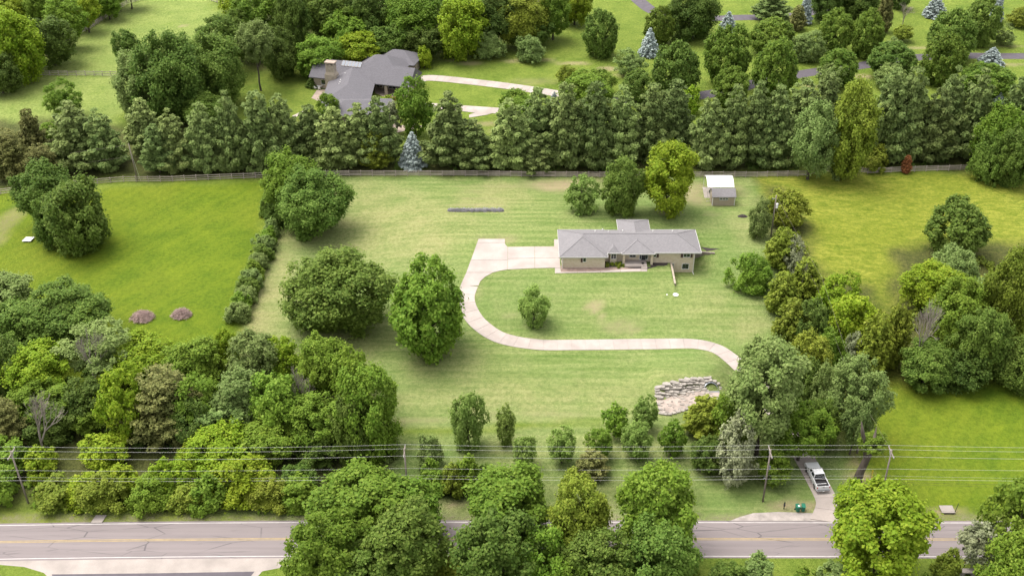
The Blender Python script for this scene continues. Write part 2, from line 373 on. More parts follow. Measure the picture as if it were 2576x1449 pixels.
def blob(cx, cy, rx, ry, s=1.0):
    global dry
    c = at(cx, cy); sc = proj(c)[2]; th = abs(at(cx, cy - 5).y - at(cx, cy + 5).y) / 10
    q = np.hypot((GX - c.x) / (rx / sc), (GY - c.y) / (ry * th)) + wob(GX, GY, 5, .18, cx)
    dry = np.maximum(dry, s * (1 - ss(.35, 1.3, q)))
for a in [(960, 560, 200, 90, .8), (1060, 620, 110, 60, .8), (900, 500, 140, 50, .6), (690, 700, 60, 150, .9), (660, 820, 70, 60, .9), (1230, 500, 110, 40, .7), (860, 870, 160, 50, .5), (1100, 920, 120, 60, .3), (1300, 1000, 420, 55, .55), (1600, 990, 160, 50, .4),
          (1890, 830, 70, 50, .6), (1780, 780, 60, 80, .3), (1500, 470, 120, 30, .4), (1800, 900, 40, 20, .3), (1450, 1120, 300, 50, .35), (1880, 560, 50, 60, .4), (1150, 570, 60, 50, .5)]: blob(*a)
verge = 1 - ss(0, 1.1, np.abs(GY - 115.2) + wob(GX, GY, 1.5, .25) - .3)
def cattr(nm, r, g, b, a):
    at_ = me.color_attributes.new(nm, 'FLOAT_COLOR', 'POINT')
    at_.data.foreach_set('color', np.clip(np.stack([r.ravel(), g.ravel(), b.ravel(), a.ravel()], 1), 0, 1).ravel().astype(np.float32))
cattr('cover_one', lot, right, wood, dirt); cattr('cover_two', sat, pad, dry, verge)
def groundmat():
    m, nt, b = newmat('grassland')
    tc = _n(nt, 'ShaderNodeTexCoord'); co = tc.outputs['Object']
    def attr(nm):
        a = _n(nt, 'ShaderNodeAttribute', attribute_name=nm); s = _n(nt, 'ShaderNodeSeparateColor'); nt.links.new(a.outputs['Color'], s.inputs[0])
        return s.outputs[0], s.outputs[1], s.outputs[2], a.outputs['Alpha']
    Lo, Ri, Wo, Di = attr('cover_one'); Sa, Pa, Dr, Ve = attr('cover_two')
    big = noise(nt, co, .028, 4, .6); mid = noise(nt, co, .16, 4, .62, .4); fin = noise(nt, co, 1.5, 4, .7); tiny = noise(nt, co, 5.5, 3, .7)
    strk = noise(nt, mapping(nt, co, (.05, .75, 1), (0, 0, .05)), 1.2, 3, .6, .3)
    tuft = noise(nt, mapping(nt, co, (.35, .9, 1), (0, 0, -.5)), .9, 4, .72, .8)
    base = mixc(nt, ramp(nt, mid, .3, .7), (.105, .165, .022), (.178, .232, .040))
    c = mixc(nt, Pa, base, mixc(nt, ramp(nt, mid, .3, .7), (.165, .230, .055), (.235, .292, .080)))
    satc = mixc(nt, ramp(nt, mid, .32, .68), (.092, .150, .010), (.146, .200, .014))
    satc = mixc(nt, ramp(nt, big, .45, .65, 0, .7), satc, (.172, .205, .020))
    rc = mixc(nt, ramp(nt, tuft, .32, .66), (.120, .168, .014), (.285, .300, .050))
    rc = mixc(nt, ramp(nt, big, .4, .62, 0, .6), rc, (.165, .205, .020))
    c = mixc(nt, Ri, c, rc)
    lc = mixc(nt, ramp(nt, strk, .35, .65), (.132, .198, .052), (.230, .278, .100))  # lot lawn paler than its own green: milky haze put into the colour
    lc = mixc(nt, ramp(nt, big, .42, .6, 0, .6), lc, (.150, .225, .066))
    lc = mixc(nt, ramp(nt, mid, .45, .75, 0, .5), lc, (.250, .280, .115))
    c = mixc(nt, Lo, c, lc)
    c = mixc(nt, mathn(nt, 'MULTIPLY', Dr, ramp(nt, mid, .3, .65, .25, .80)), c, (.330, .310, .150))
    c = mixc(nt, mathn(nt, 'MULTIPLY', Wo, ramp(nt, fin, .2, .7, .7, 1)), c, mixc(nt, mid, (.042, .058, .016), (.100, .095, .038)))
    c = mixc(nt, Sa, c, satc)
    def bands(rot, sc, dist):
        w = _n(nt, 'ShaderNodeTexWave', wave_type='BANDS', bands_direction='Y', wave_profile='SIN'); w.inputs['Scale'].default_value = sc
        w.inputs['Distortion'].default_value = dist; w.inputs['Detail'].default_value = 2; w.inputs['Detail Scale'].default_value = .12
        nt.links.new(mapping(nt, co, (1, 1, 1), (0, 0, rot)), w.inputs['Vector']); return w.outputs['Fac']
    m1 = mathn(nt, 'MULTIPLY', Lo, ramp(nt, bands(.03, .17, 5.0), .3, .7, 0, .30))
    c = mixc(nt, m1, c, mixc(nt, 1.0, c, (.80, .90, .72), 'MULTIPLY'))
    m2 = mathn(nt, 'MULTIPLY', Sa, ramp(nt, bands(-.95, .12, 6.0), .3, .7, 0, .35))
    c = mixc(nt, m2, c, mixc(nt, 1.0, c, (.78, .88, .8), 'MULTIPLY'))
    tu = ramp(nt, noise(nt, mapping(nt, co, (.7, 1.2, 1), (0, 0, -.6)), .55, 5, .75, .6), .50, .62)
    c = mixc(nt, mathn(nt, 'MULTIPLY', Ri, mathn(nt, 'MULTIPLY', tu, .55)), c, mixc(nt, 1.0, c, (.55, .72, .5), 'MULTIPLY'))
    tu2 = ramp(nt, noise(nt, mapping(nt, co, (.6, 1.0, 1), (0, 0, .4)), .35, 5, .7, .5), .52, .66)
    c = mixc(nt, mathn(nt, 'MULTIPLY', Pa, mathn(nt, 'MULTIPLY', tu2, .4)), c, mixc(nt, 1.0, c, (.72, .85, .5), 'MULTIPLY'))
    # mowing tracks and tufts
    c = mixc(nt, ramp(nt, fin, .40, .66, 0, .60), c, mixc(nt, 1.0, c, (.45, .55, .40), 'MULTIPLY'))
    c = mixc(nt, ramp(nt, tiny, .45, .68, 0, .60), c, mixc(nt, 1.0, c, (1.6, 1.4, 1.7), 'MULTIPLY'))
    dfac = mathn(nt, 'MULTIPLY', Di, ramp(nt, fin, .25, .65, .45, 1.1))
    c = mixc(nt, dfac, c, mixc(nt, mid, (.33, .235, .17), (.40, .32, .22)))
    c = mixc(nt, mathn(nt, 'MULTIPLY', Ve, ramp(nt, fin, .35, .6, .2, .8)), c, (.22, .20, .13))
    c = mixc(nt, 1.0, c, (.84, .83, .80), 'MULTIPLY')
    nt.links.new(c, b.inputs['Base Color']); b.inputs['Roughness'].default_value = .95; b.inputs['Specular IOR Level'].default_value = .12
    hh = mathn(nt, 'ADD', mathn(nt, 'MULTIPLY', fin, 1.0), mathn(nt, 'MULTIPLY', tiny, .5)); bump(nt, b, hh, .9, .35); return m
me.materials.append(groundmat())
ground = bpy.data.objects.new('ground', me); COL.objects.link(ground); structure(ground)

# ---------------------------------------------------------------- sheets and slabs on the ground
def sheet(name, poly, m, dz=.004, thick=0.0, parent=None, step=1.25, px=True):
    """flat patch draped over the terrain: polygon triangulated finely, lifted dz"""
    pts = [at(*p) for p in poly] if px else [Vector((p[0], p[1], h1(*p))) for p in poly]
    bm = bmesh.new(); vs = [bm.verts.new((p.x, p.y, 0)) for p in pts]
    f = bm.faces.new(vs)
    if f.normal.z < 0: f.normal_flip()
    bmesh.ops.triangulate(bm, faces=bm.faces[:])
    for _ in range(7):
        es = [e for e in bm.edges if e.calc_length() > step * 1.6]
        if not es: break
        bmesh.ops.subdivide_edges(bm, edges=es, cuts=1); bmesh.ops.triangulate(bm, faces=bm.faces[:])
    for v in bm.verts: v.co.z = h1(v.co.x, v.co.y) + dz
    bmesh.ops.recalc_face_normals(bm, faces=bm.faces[:])
    if sum(f.normal.z for f in bm.faces) < 0: bmesh.ops.reverse_faces(bm, faces=bm.faces[:])
    if thick:
        r = bmesh.ops.extrude_face_region(bm, geom=bm.faces[:])
        top = [g for g in r['geom'] if isinstance(g, bmesh.types.BMVert)]
        for v in top: v.co.z += thick
        bmesh.ops.recalc_face_normals(bm, faces=bm.faces[:])
    mm = bpy.data.meshes.new(name); bm.to_mesh(mm); bm.free(); mm.materials.append(m)
    o = bpy.data.objects.new(name, mm); COL.objects.link(o); o.parent = parent; return o
def spline(pts, n):
    """Catmull-Rom through 2-D/3-D points, resampled evenly into n+1 points"""
    P = [np.array(p, float) for p in pts]; P = [2 * P[0] - P[1]] + P + [2 * P[-1] - P[-2]]; out = []
    for i in range(1, len(P) - 2):
        for t in np.linspace(0, 1, 24, endpoint=False):
            a, b, c, d = P[i - 1], P[i], P[i + 1], P[i + 2]
            out.append(.5 * (2 * b + (c - a) * t + (2 * a - 5 * b + 4 * c - d) * t * t + (3 * b - a - 3 * c + d) * t ** 3))
    out.append(P[-2]); out = np.array(out); L = np.r_[0, np.cumsum(np.linalg.norm(np.diff(out, axis=0), axis=1))]
    u = np.linspace(0, L[-1], n + 1); return np.stack([np.interp(u, L, out[:, k]) for k in range(out.shape[1])], 1), L[-1]
# the county road
road_c = [(-320, 104.0), (-150, 108.9), (-72.5, 110.95), (-31, 111.55), (0, 111.6), (73, 111.45), (320, 111.2)]
rc, rl = spline(road_c, 160)
def strip(name, cl, w0, w1, m, dz, parent=None, drape=True, seg=None):
    vs, fs = [], []; n = len(cl)
    for i in range(n):
        d = cl[min(i + 1, n - 1)] - cl[max(i - 1, 0)]; d = d / np.linalg.norm(d); nn = np.array([-d[1], d[0]])
        for w in (w0, (w0 + w1) / 2, w1):
            p = cl[i][:2] + nn * w; vs.append((p[0], p[1], (h1(*p) if drape else 0) + dz))
    for i in range(n - 1):
        for k in range(2): a = 3 * i + k; fs.append((a, a + 3, a + 4, a + 1))
    o = mesh_obj(name, vs, fs, m, parent)
    if o.data.polygons[0].normal.z < 0: o.data.flip_normals()
    return o
structure(strip('road', rc, -3.55, 3.60, M['asphalt'], .012))
structure(strip('edge_line', rc, 3.14, 3.28, M['wline'], .017)); structure(strip('edge_line', rc, -3.28, -3.14, M['wline'], .017))
structure(strip('centre_line', rc, .07, .19, M['yline'], .017)); structure(strip('centre_line', rc, -.19, -.07, M['yline'], .017))
# side-road mouth, lower left
structure(sheet('side_road_apron', [(-60, 1405), (745, 1402), (745, 1420), (660, 1436), (630, 1470), (140, 1470), (110, 1440), (60, 1425), (-60, 1415)], M['oldconc'], .006))
structure(sheet('side_road', [(130, 1444), (400, 1441), (640, 1437), (600, 1490), (150, 1500)], M['darkasphalt'], .012))
# drive mouth apron of pale gravel
structure(sheet('gravel_apron', [(1825, 1314), (1860, 1300), (1895, 1290), (1960, 1287), (2040, 1290), (2125, 1290), (2130, 1314)], M['gravelpad'], .006))

# lot driveway: path slabs then turning court slabs
drive_px = [(2083, 1312), (2080, 1262), (2058, 1215), (2022, 1150), (1978, 1080), (1935, 1010), (1893, 950), (1832, 898), (1795, 876), (1740, 866), (1640, 866), (1540, 867), (1440, 868), (1350, 867), (1262, 851), (1206, 816), (1180, 780), (1172, 748), (1181, 719)]
dw = [tuple(at(*p)[:2]) for p in drive_px]
N_SL = 40
cl, dl = spline(dw, N_SL * 4)
drv = structure(strip('driveway', cl, -1.55, 1.55, M['oldconc'], .02))
def slab_path(cl, half, m, parent, gap=.022, per=4, th=.05, flare=None):
    for k in range((len(cl) - 1) // per):
        seg = cl[k * per:(k + 1) * per + 1].copy()
        d0 = seg[1] - seg[0]; d0 /= np.linalg.norm(d0); d1 = seg[-1] - seg[-2]; d1 /= np.linalg.norm(d1)
        seg[0] += d0 * gap; seg[-1] -= d1 * gap; vs = []; fs = []
        for i in range(per + 1):
            g = k * per + i; d = cl[min(g + 1, len(cl) - 1)] - cl[max(g - 1, 0)]; d /= np.linalg.norm(d); nn = np.array([-d[1], d[0]])
            hw = half * (flare(g / (len(cl) - 1)) if flare else 1)
            for sgn in (-1, 1):
                p = seg[i] + nn * hw * sgn; z = h1(*p)
                vs += [(p[0], p[1], z + .01), (p[0], p[1], z + .02 + th)]
        for i in range(per):
            a = 4 * i; fs += [(a + 1, a + 3, a + 7, a + 5), (a, a + 1, a + 5, a + 4), (a + 2, a + 6, a + 7, a + 3)]
        fs += [(0, 2, 3, 1), (4 * per, 4 * per + 1, 4 * per + 3, 4 * per + 2)]
        o = mesh_obj('slab', vs, fs, m, parent)
        if sum(p.normal.z * p.area for p in o.data.polygons) < 0: o.data.flip_normals()
slab_path(cl, 1.6, M['conc'], drv, flare=lambda u: 1 + .55 * max(0, 1 - u * 26) ** 1.3)
for q in [[(1204, 602), (1270, 602), (1270, 611.5), (1200.6, 611.5)], [(1200.3, 612), (1270, 612), (1271, 616), (1277, 622), (1277, 654.7), (1185, 654.7)],
          [(1184.7, 655.2), (1277, 655.2), (1277, 678.7), (1258, 681.5), (1240, 686), (1173.4, 686)], [(1277.6, 622), (1344.8, 621), (1344.8, 649.8), (1277.6, 651.3)],
          [(1277.6, 651.9), (1344.8, 650.4), (1344.8, 675.3), (1277.6, 678.6)], [(1345.4, 621), (1394, 621), (1394, 603), (1407, 603), (1408, 649.6), (1345.4, 649.8)],
          [(1345.4, 650.4), (1408, 650.1), (1410, 674), (1345.4, 675.2)], [(1173.2, 686.6), (1239, 686.6), (1220, 697), (1208, 708), (1203.5, 719), (1158.5, 719)]]:
    sheet('slab', q, M['conc'], .02, .05, drv)
for q in [[(1396, 675), (1410, 674.6), (1411, 685), (1452, 684.4), (1452, 687), (1396, 688)], [(1452.8, 684.4), (1510, 682.5), (1510, 686), (1452.8, 687)], [(1510.8, 682.5), (1560, 678.5), (1560, 684.6), (1510.8, 686)],
          [(1560.8, 678.5), (1612, 676.5), (1612, 683.4), (1560.8, 684.6)], [(1612.8, 676.5), (1612.8, 672), (1628, 672), (1628, 683.4), (1612.8, 683.4)]]:
    sheet('slab', q, M['conc'], .02, .05, drv)
structure(sheet('gravel_bed', [(1411, 668), (1515, 668), (1535, 672), (1600, 675), (1600, 678), (1560, 680), (1510, 684), (1411, 686)], M['redmulch'], .012))
structure(sheet('mulch_bed', [(1519, 660), (1524, 657), (1532, 668), (1568, 668), (1568, 671), (1552, 672), (1534, 672), (1526, 674), (1519, 673)], M['mulch'], .03))
structure(sheet('mulch_bed', [(1638, 659), (1681, 660), (1679, 667), (1670, 669.5), (1655, 669), (1640, 674), (1628, 677), (1612, 677), (1580, 675), (1580, 672), (1636, 672)], M['mulch'], .03))
# stone house drives
def px_path(name, pts, w, m, n, slabs=True, per=4, dz=.02):
    c, l = spline([tuple(at(*p)[:2]) for p in pts], n * per)
    o = structure(strip(name, c, -w * .98, w * .98, M['oldconc'] if slabs else m, dz))
    if slabs: slab_path(c, w, m, o, per=per)
    return o
px_path('concrete_drive', [(1050, 205), (1068, 198), (1100, 198), (1180, 206), (1280, 218), (1400, 236), (1440, 243)], 1.9, M['conc'], 22)
px_path('concrete_drive', [(1040, 272), (1085, 268), (1140, 272), (1200, 276), (1262, 280), (1300, 281)], 1.7, M['conc'], 12)
structure(sheet('concrete_pad', [(1135, 276), (1262, 278), (1225, 290), (1180, 297), (1180, 290), (1195, 285), (1165, 281)], M['conc'], .026, .05))
px_path('concrete_drive', [(968, 333), (1000, 326), (1040, 318), (1050, 314)], 1.7, M['patio'], 5, False)
structure(sheet('parking_pad', [(965, 313), (1000, 312), (1000, 330), (985, 346), (965, 335)], M['patio'], .024))
structure(sheet('garden_path', [(735, 292), (757, 282), (768, 275), (772, 277), (760, 285), (742, 297)], M['conc'], .02))
# winding asphalt lane, upper right
px_path('asphalt_lane', [(1540, 252), (1620, 256), (1700, 250), (1780, 238), (1850, 226), (1900, 210), (1970, 196), (2040, 183), (2120, 172), (2190, 162), (2250, 152), (2330, 144), (2430, 141), (2520, 142), (2640, 142)], 2.3, M['darkasphalt'], 60, False)
px_path('asphalt_lane', [(1580, -25), (1610, 5), (1650, 32), (1720, 45), (1800, 47), (1870, 45), (1920, 44), (2010, 38), (2080, 20)], 2.3, M['darkasphalt'], 40, False)
# ---------------------------------------------------------------- building helpers
def hip(mb, x0, x1, y0, y1, ze, slope, axis, e0=True, e1=True, th=.16):
    """closed hipped or gabled roof solid; e0/e1: hipped at the low/high end of its ridge"""
    if axis == 'x': r = (y1 - y0) / 2; A = ((x0 + (r if e0 else 0)), (y0 + y1) / 2); B = ((x1 - (r if e1 else 0)), (y0 + y1) / 2)
    else: r = (x1 - x0) / 2; A = ((x0 + x1) / 2, y0 + (r if e0 else 0)); B = ((x0 + x1) / 2, y1 - (r if e1 else 0))
    zr = ze + slope * r; c = [(x0, y0), (x1, y0), (x1, y1), (x0, y1)]
    vs = [(p[0], p[1], ze - th) for p in c] + [(p[0], p[1], ze) for p in c] + [(A[0], A[1], zr), (B[0], B[1], zr)]
    fs = [(3, 2, 1, 0), (0, 1, 5, 4), (1, 2, 6, 5), (2, 3, 7, 6), (3, 0, 4, 7)]
    fs += [(4, 5, 9, 8), (5, 6, 9), (6, 7, 8, 9), (7, 4, 8)] if axis == 'x' else [(4, 5, 8), (5, 6, 9, 8), (6, 7, 9), (7, 4, 8, 9)]
    return mb.add(vs, fs)
def fascia(mb, x0, x1, y0, y1, ze, w=.06, h=.17):
    mb.box(x0 - w, x1 + w, y0 - w, y0 - .005, ze - h, ze + .03); mb.box(x0 - w, x1 + w, y1 + .005, y1 + w, ze - h, ze + .03)
    mb.box(x0 - w, x0 - .005, y0, y1, ze - h, ze + .03); mb.box(x1 + .005, x1 + w, y0, y1, ze - h, ze + .03); return mb
def window(parent, x0, x1, y, z0, z1, frame=.07, bars=0, name='window'):
    w = MB(); d = .06
    w.box(x0 - frame, x1 + frame, y - d, y + .05, z1, z1 + frame); w.box(x0 - frame, x1 + frame, y - d - .03, y + .05, z0 - frame, z0)
    w.box(x0 - frame, x0, y - d, y + .05, z0, z1); w.box(x1, x1 + frame, y - d, y + .05, z0, z1)
    for b in range(bars): xb = x0 + (x1 - x0) * (b + 1) / (bars + 1); w.box(xb - .025, xb + .025, y - d + .01, y + .05, z0, z1)
    o = w.build(name, M['white'], parent)
    g = MB().box(x0, x1, y - .012, y + .04, z0, z1).build('pane', M['glass'], o); return o
def aty(px, py, Y): d = ray(px, py); t = Y / d[1]; return d[0] * t, CAM_H + d[2] * t
Zh = lambda x, y: (1373.9 + x / 5.357, 532.4 + y / 5.357)
# ---------------------------------------------------------------- brick ranch house
house = empty('brick_house', (22.0, 185.0, 2.1), 0, 'long blond brick ranch house with grey hipped roof in the middle of the lot', 'house')
HX, HY, HZ = 22.0, 185.0, 2.1
def H(mb, name, m, parent=None, **k):
    mb.v = [(x - HX, y - HY, z - HZ) for x, y, z in mb.v]; return mb.build(name, m, parent or house, **k)
FL, EV, SL = 2.1, 4.7, .386
walls = MB().prism([(9.5, 179.72), (17.65, 179.72), (17.65, 182.0), (18.5, 182.0), (18.75, 181.25), (19.95, 181.25), (20.2, 182.0), (26.75, 182.0), (26.75, 181.5), (34.95, 181.5), (34.95, 189.3), (26.75, 189.3), (26.75, 193.2), (21.45, 193.2), (21.45, 189.3), (9.5, 189.3)], -.6, EV - .1)
H(walls, 'wall', M['brick'])
for x0, x1 in ((21.1, 21.55), (26.45, 26.9)): H(MB().box(x0, x1, 180.75, 181.2, FL, EV - .15), 'porch_column', M['brick'])
rf = MB(); hip(rf, 13.4, 36.0, 181.0, 189.65, EV, SL, 'x', False, True); hip(rf, 8.97, 18.13, 179.35, 189.7, EV, SL, 'y'); hip(rf, 20.87, 27.15, 180.5, 193.67, EV, SL, 'y')
rf.add([(18.2, 180.85, EV), (20.5, 180.85, EV), (20.5, 184, EV), (18.2, 184, EV), (19.35, 181.95, EV + .85), (19.35, 184.0, EV + .85)], [(3, 2, 1, 0), (0, 1, 4), (1, 2, 5, 4), (3, 0, 4, 5), (2, 3, 5)])
roof = H(rf, 'roof', M['roof'])
def ridgecap(a, b, name='ridge_cap'):
    mb = MB().tube([a, b], .07, 5); o = mb; o.v = [(x - HX, y - HY, z - HZ) for x, y, z in o.v]; return o.build(name, M['roof'], roof)
ze = lambda r: EV + SL * r
for a, b in [((13.55, 183.93, ze(4.58)), (13.55, 185.12, ze(4.58))), ((13.55, 185.32, ze(4.32)), (31.68, 185.32, ze(4.32))), ((31.68, 185.32, ze(4.32)), (36, 181, EV)), ((31.68, 185.32, ze(4.32)), (36, 189.65, EV)),
             ((13.55, 183.93, ze(4.58)), (8.97, 179.35, EV)), ((13.55, 183.93, ze(4.58)), (18.13, 179.35, EV)), ((13.55, 185.12, ze(4.58)), (8.97, 189.7, EV)),
             ((24.01, 183.64, ze(3.14)), (24.01, 190.53, ze(3.14))), ((24.01, 183.64, ze(3.14)), (20.87, 180.5, EV)), ((24.01, 183.64, ze(3.14)), (27.15, 180.5, EV)), ((24.01, 190.53, ze(3.14)), (20.87, 193.67, EV)), ((24.01, 190.53, ze(3.14)), (27.15, 193.67, EV))]: ridgecap(a, b)
fa = MB(); fascia(fa, 8.97, 18.13, 179.35, 189.7, EV); fascia(fa, 20.87, 27.15, 180.5, 193.67, EV)
fa.box(27.25, 36.09, 180.91, 180.995, EV - .2, EV + .03); fa.box(36.005, 36.09, 181.0, 189.7, EV - .2, EV + .03); fa.box(27.3, 36.0, 189.655, 189.74, EV - .2, EV + .03); fa.box(18.25, 20.8, 180.76, 180.845, EV - .2, EV + .03)
H(fa, 'gutter', M['gutter'])
for x, y, z1 in ((9.62, 179.62, 0), (34.82, 181.4, 0)): H(MB().tube([(x, y, -.2 if x > 20 else FL - .1), (x, y, EV - .2)], .06, 6), 'downspout', M['white'])
H(MB().tube([(34.82, 181.4, .12), (34.9, 180.6, .05)], .06, 6), 'downspout', M['white'])
for zx, zy in ((660, 262), (760, 240), (838, 265), (1030, 260), (1435, 262), (1702, 262)):
    px, py = Zh(zx, zy); z = 6.2
    for _ in range(8):
        q = atz(px, py, z); z = ze(max(0, 189.65 - q.y)) + .25
    H(MB().cyl(q.x, q.y, z - .7, z + .15, .09, 8), 'vent_pipe', M['white'])
def hw(zx0, zy0, zx1, zy1, Y, bars=0, kind='window'):
    (x0, z1), (x1, z0) = aty(*Zh(zx0, zy0), Y), aty(*Zh(zx1, zy1), Y)
    if kind == 'window':
        o = window(house, x0 - HX, x1 - HX, Y - HY, z0 - HZ, z1 - HZ, .07, bars); return o
    mb = MB().box(x0, x1, Y - .05, Y + .02, z0, z1)
    if kind == 'shutter':
        n = 7
        for i in range(n): zz = z0 + (z1 - z0) * (i + .5) / n; mb.box(x0 + .05, x1 - .05, Y - .07, Y - .05, zz - .05, zz + .05)
    return H(mb, kind, M['shutter'] if kind == 'shutter' else M['glass'])
hw(500, 622, 535, 674, 179.72); hw(468, 622, 494, 682, 179.72, 0, 'shutter')
hw(880, 566, 940, 634, 181.25, 1)
hw(1127, 572, 1162, 612, 182.0); hw(1170, 572, 1206, 612, 182.0)
hw(1262, 574, 1278, 640, 182.0); hw(1347, 574, 1364, 640, 182.0)
hw(1450, 556, 1480, 610, 181.5); hw(1486, 556, 1516, 620, 181.5, 0, 'shutter')
hw(1818, 556, 1846, 620, 181.5, 0, 'shutter'); hw(1856, 556, 1890, 612, 181.5); hw(1902, 556, 1936, 612, 181.5); hw(1944, 556, 1972, 620, 181.5, 0, 'shutter')
hw(1684, 702, 1712, 770, 181.5); hw(1836, 702, 1870, 770, 181.5); hw(1882, 702, 1916, 770, 181.5)
(dx0, dz1), (dx1, dz0) = aty(*Zh(1286, 574), 182.0), aty(*Zh(1340, 640), 182.0)
door = H(MB().box(dx0, dx1, 181.93, 182.02, FL + .35, dz1), 'door', M['glass']); H(MB().box(dx1 - .16, dx1 - .1, 181.87, 181.93, FL + 1.3, FL + 1.45), 'handle', M['chrome'], door)
# porch slab and steps, slab joined to the house
pa, pb = atz(*Zh(1060, 750), FL + .1), atz(*Zh(1360, 750), FL + .1)
H(MB().box(pa.x, pb.x - .02, pa.y, 181.98, FL - .3, FL + .42), 'porch_floor', M['conc'])
s0, s1 = atz(*Zh(1280, 750), FL), atz(*Zh(1358, 750), FL)
st = MB()
for k in range(2): st.box(s0.x, s1.x, pa.y - .35 * (k + 1), pa.y - .35 * k - .003, FL - .3, FL + .30 - .14 * k)
H(st, 'step', M['conc'])
H(MB().box(s0.x + .15, s1.x - .5, pa.y + .6, pa.y + 1.2, FL + .424, FL + .445), 'doormat', M['blackp'])
H(MB().box(9.42, 9.5, 181.6, 187.0, FL, FL + 2.2), 'garage_door', M['white'])
lamp = H(MB().box(9.3, 9.42, 179.95, 180.1, FL + 1.6, FL + 1.95), 'wall_lamp', M['blackp'])
# brick screen wall and rear bank wall
rw = empty('retaining_wall', (XW, 181.3, 0), 0, 'narrow pale stone retaining wall running out from the house front', 'wall')
for k in range(11):
    y1 = -.05 - k * .6; y0 = y1 - .585; zt = lambda yy: min(2.28, h1(XW - .5, 181.3 + yy) + .14)
    MB().prism([(-.16, y0), (.18, y0), (.18, y1), (-.16, y1)], -.8, [zt(y0), zt(y0), zt(y1), zt(y1)]).build('cap_stone', M['stonewall'], rw)
rw2 = empty('retaining_wall', (35.2, YM, 0), 0, 'low tapering retaining wall at the right end of the house', 'wall')
for k in range(7):
    x0 = -.1 + k * .62; a = h1(35.2 + x0, YM + .6) + .12; b = h1(35.8 + x0, YM + .6) + .12
    MB().prism([(x0, -.1 - k * .09), (x0 + .6, -.16 - k * .09), (x0 + .6, .2 - k * .09), (x0, .26 - k * .09)], -.4, [a, b, b, a]).build('timber', M['pole'], rw2)
structure(sheet('dark_bank', [(1764, 637), (1764, 622), (1790, 625), (1812, 626), (1795, 630)], M['mulch'], .03))  # dark sheet on the slope below the tapering wall
# hose reel and yard covers
hr_p = at(*Zh(1022, 712)); hr = empty('garden_hose', (hr_p.x, hr_p.y, hr_p.z + .05), 0, 'coiled green garden hose on the dark bed left of the porch', 'hose')
hm = MB()
for k in range(3): hm.tube([(math.cos(a) * (.42 - .03 * k), math.sin(a) * (.34 - .03 * k), .06 + .07 * k) for a in np.linspace(0, 2 * PI, 19)], .045, 5, False)
hm.build('coil', M['hose'], hr)
for (zx, zy, r, lb) in ((1745, 1122, .52, 'white round tank lid on the lawn by the end of the stone wall'), (1628, 1122, .15, 'tiny white cap on the lawn left of the round lid')):
    p = at(*Zh(zx, zy)); o = MB().cyl(0, 0, 0, .09, r, 20).cyl(0, 0, .09, .14, r * .3, 10).build('tank_lid', M['white']); o.location = p; tag(o, lb, 'lid')

# ---------------------------------------------------------------- shed and carport
Zs = lambda x, y: (1717.3 + x / 10, 412.2 + y / 10)
b0, b1 = at(*Zs(740, 1055)), at(*Zs(1290, 1045)); SW, z0 = b1.x - b0.x, b0.z
shed = empty('garden_shed', (b0.x, b0.y, z0), 0, 'small tan shed with grey shingle roof at the top right of the lot', 'shed')
D_, WH = 3.3, 2.15
MB().prism([(0, 0), (SW, 0), (SW, D_), (0, D_)], -.5, WH).add([(0, 0, WH), (0, D_, WH), (0, D_ / 2, WH + 1.0), (SW, 0, WH), (SW, D_, WH), (SW, D_ / 2, WH + 1.0)], [(0, 2, 1), (3, 4, 5), (0, 3, 5, 2), (1, 2, 5, 4)]).build('wall', M['shedwall'], shed)
sr = MB(); e = .22
for s, (ya, yb) in enumerate(((-e, D_ / 2), (D_ + e, D_ / 2))):
    za, zb = WH - .12, WH + 1.06; sr.add([(-e, ya, za), (SW + e, ya, za), (SW + e, yb, zb), (-e, yb, zb), (-e, ya, za + .09), (SW + e, ya, za + .09), (SW + e, yb, zb + .09), (-e, yb, zb + .09)],
        [(0, 1, 2, 3), (7, 6, 5, 4), (0, 4, 5, 1), (1, 5, 6, 2), (2, 6, 7, 3), (3, 7, 4, 0)])
sr.build('roof', M['roof'], shed)
for q_ in ((-.06, .06, -.05, .1), (-.06, 0, D_ - .1, D_), (SW - .06, SW + .05, -.05, .08)): MB().box(q_[0], q_[1] , q_[2], q_[3], 0, WH - .15).build('corner_trim', M['white'], shed)
for k in range(3): window(shed, 1.45 + k * .62, 1.9 + k * .62, 0, 1.35, 1.85, .05, 1)
sdr = MB().box(-.09, -.003, .9, 2.3, .05, 1.95).build('door', M['stonewall'], shed); MB().box(-.13, -.09, 1.0, 1.1, 1.0, 1.1).build('handle', M['blackp'], sdr)
c0 = atz(*Zs(630, 585), z0 + 2.2); c1 = atz(*Zs(1305, 582), z0 + 2.2); cw = c1.x - c0.x
cp = empty('metal_carport', (c0.x, c0.y, z0 - .15), 0, 'white metal carport standing behind the tan shed', 'carport')
prof = [(0, 2.25), (.9, 2.75), (1.9, 3.15), (2.7, 3.3), (3.5, 3.15), (4.5, 2.75), (5.3, 2.25)]
for i in range(8):
    xa, xb = cw * i / 8, cw * (i + 1) / 8 - .03; mb = MB()
    for k in range(len(prof) - 1):
        (ya, za), (yb, zb) = prof[k], prof[k + 1]; mb.add([(xa, ya, za), (xb, ya, za), (xb, yb, zb), (xa, yb, zb), (xa, ya, za + .05), (xb, ya, za + .05), (xb, yb, zb + .05), (xa, yb, zb + .05)], [(3, 2, 1, 0), (4, 5, 6, 7), (0, 1, 5, 4), (1, 2, 6, 5), (2, 3, 7, 6), (3, 0, 4, 7)])
    mb.build('roof_panel', M['white'], cp)
for x in (.1, cw / 2, cw - .1):
    for y in (.1, 5.2): MB().box(x - .04, x + .04, y - .04, y + .04, -.3, 2.24).build('post', M['white'], cp)
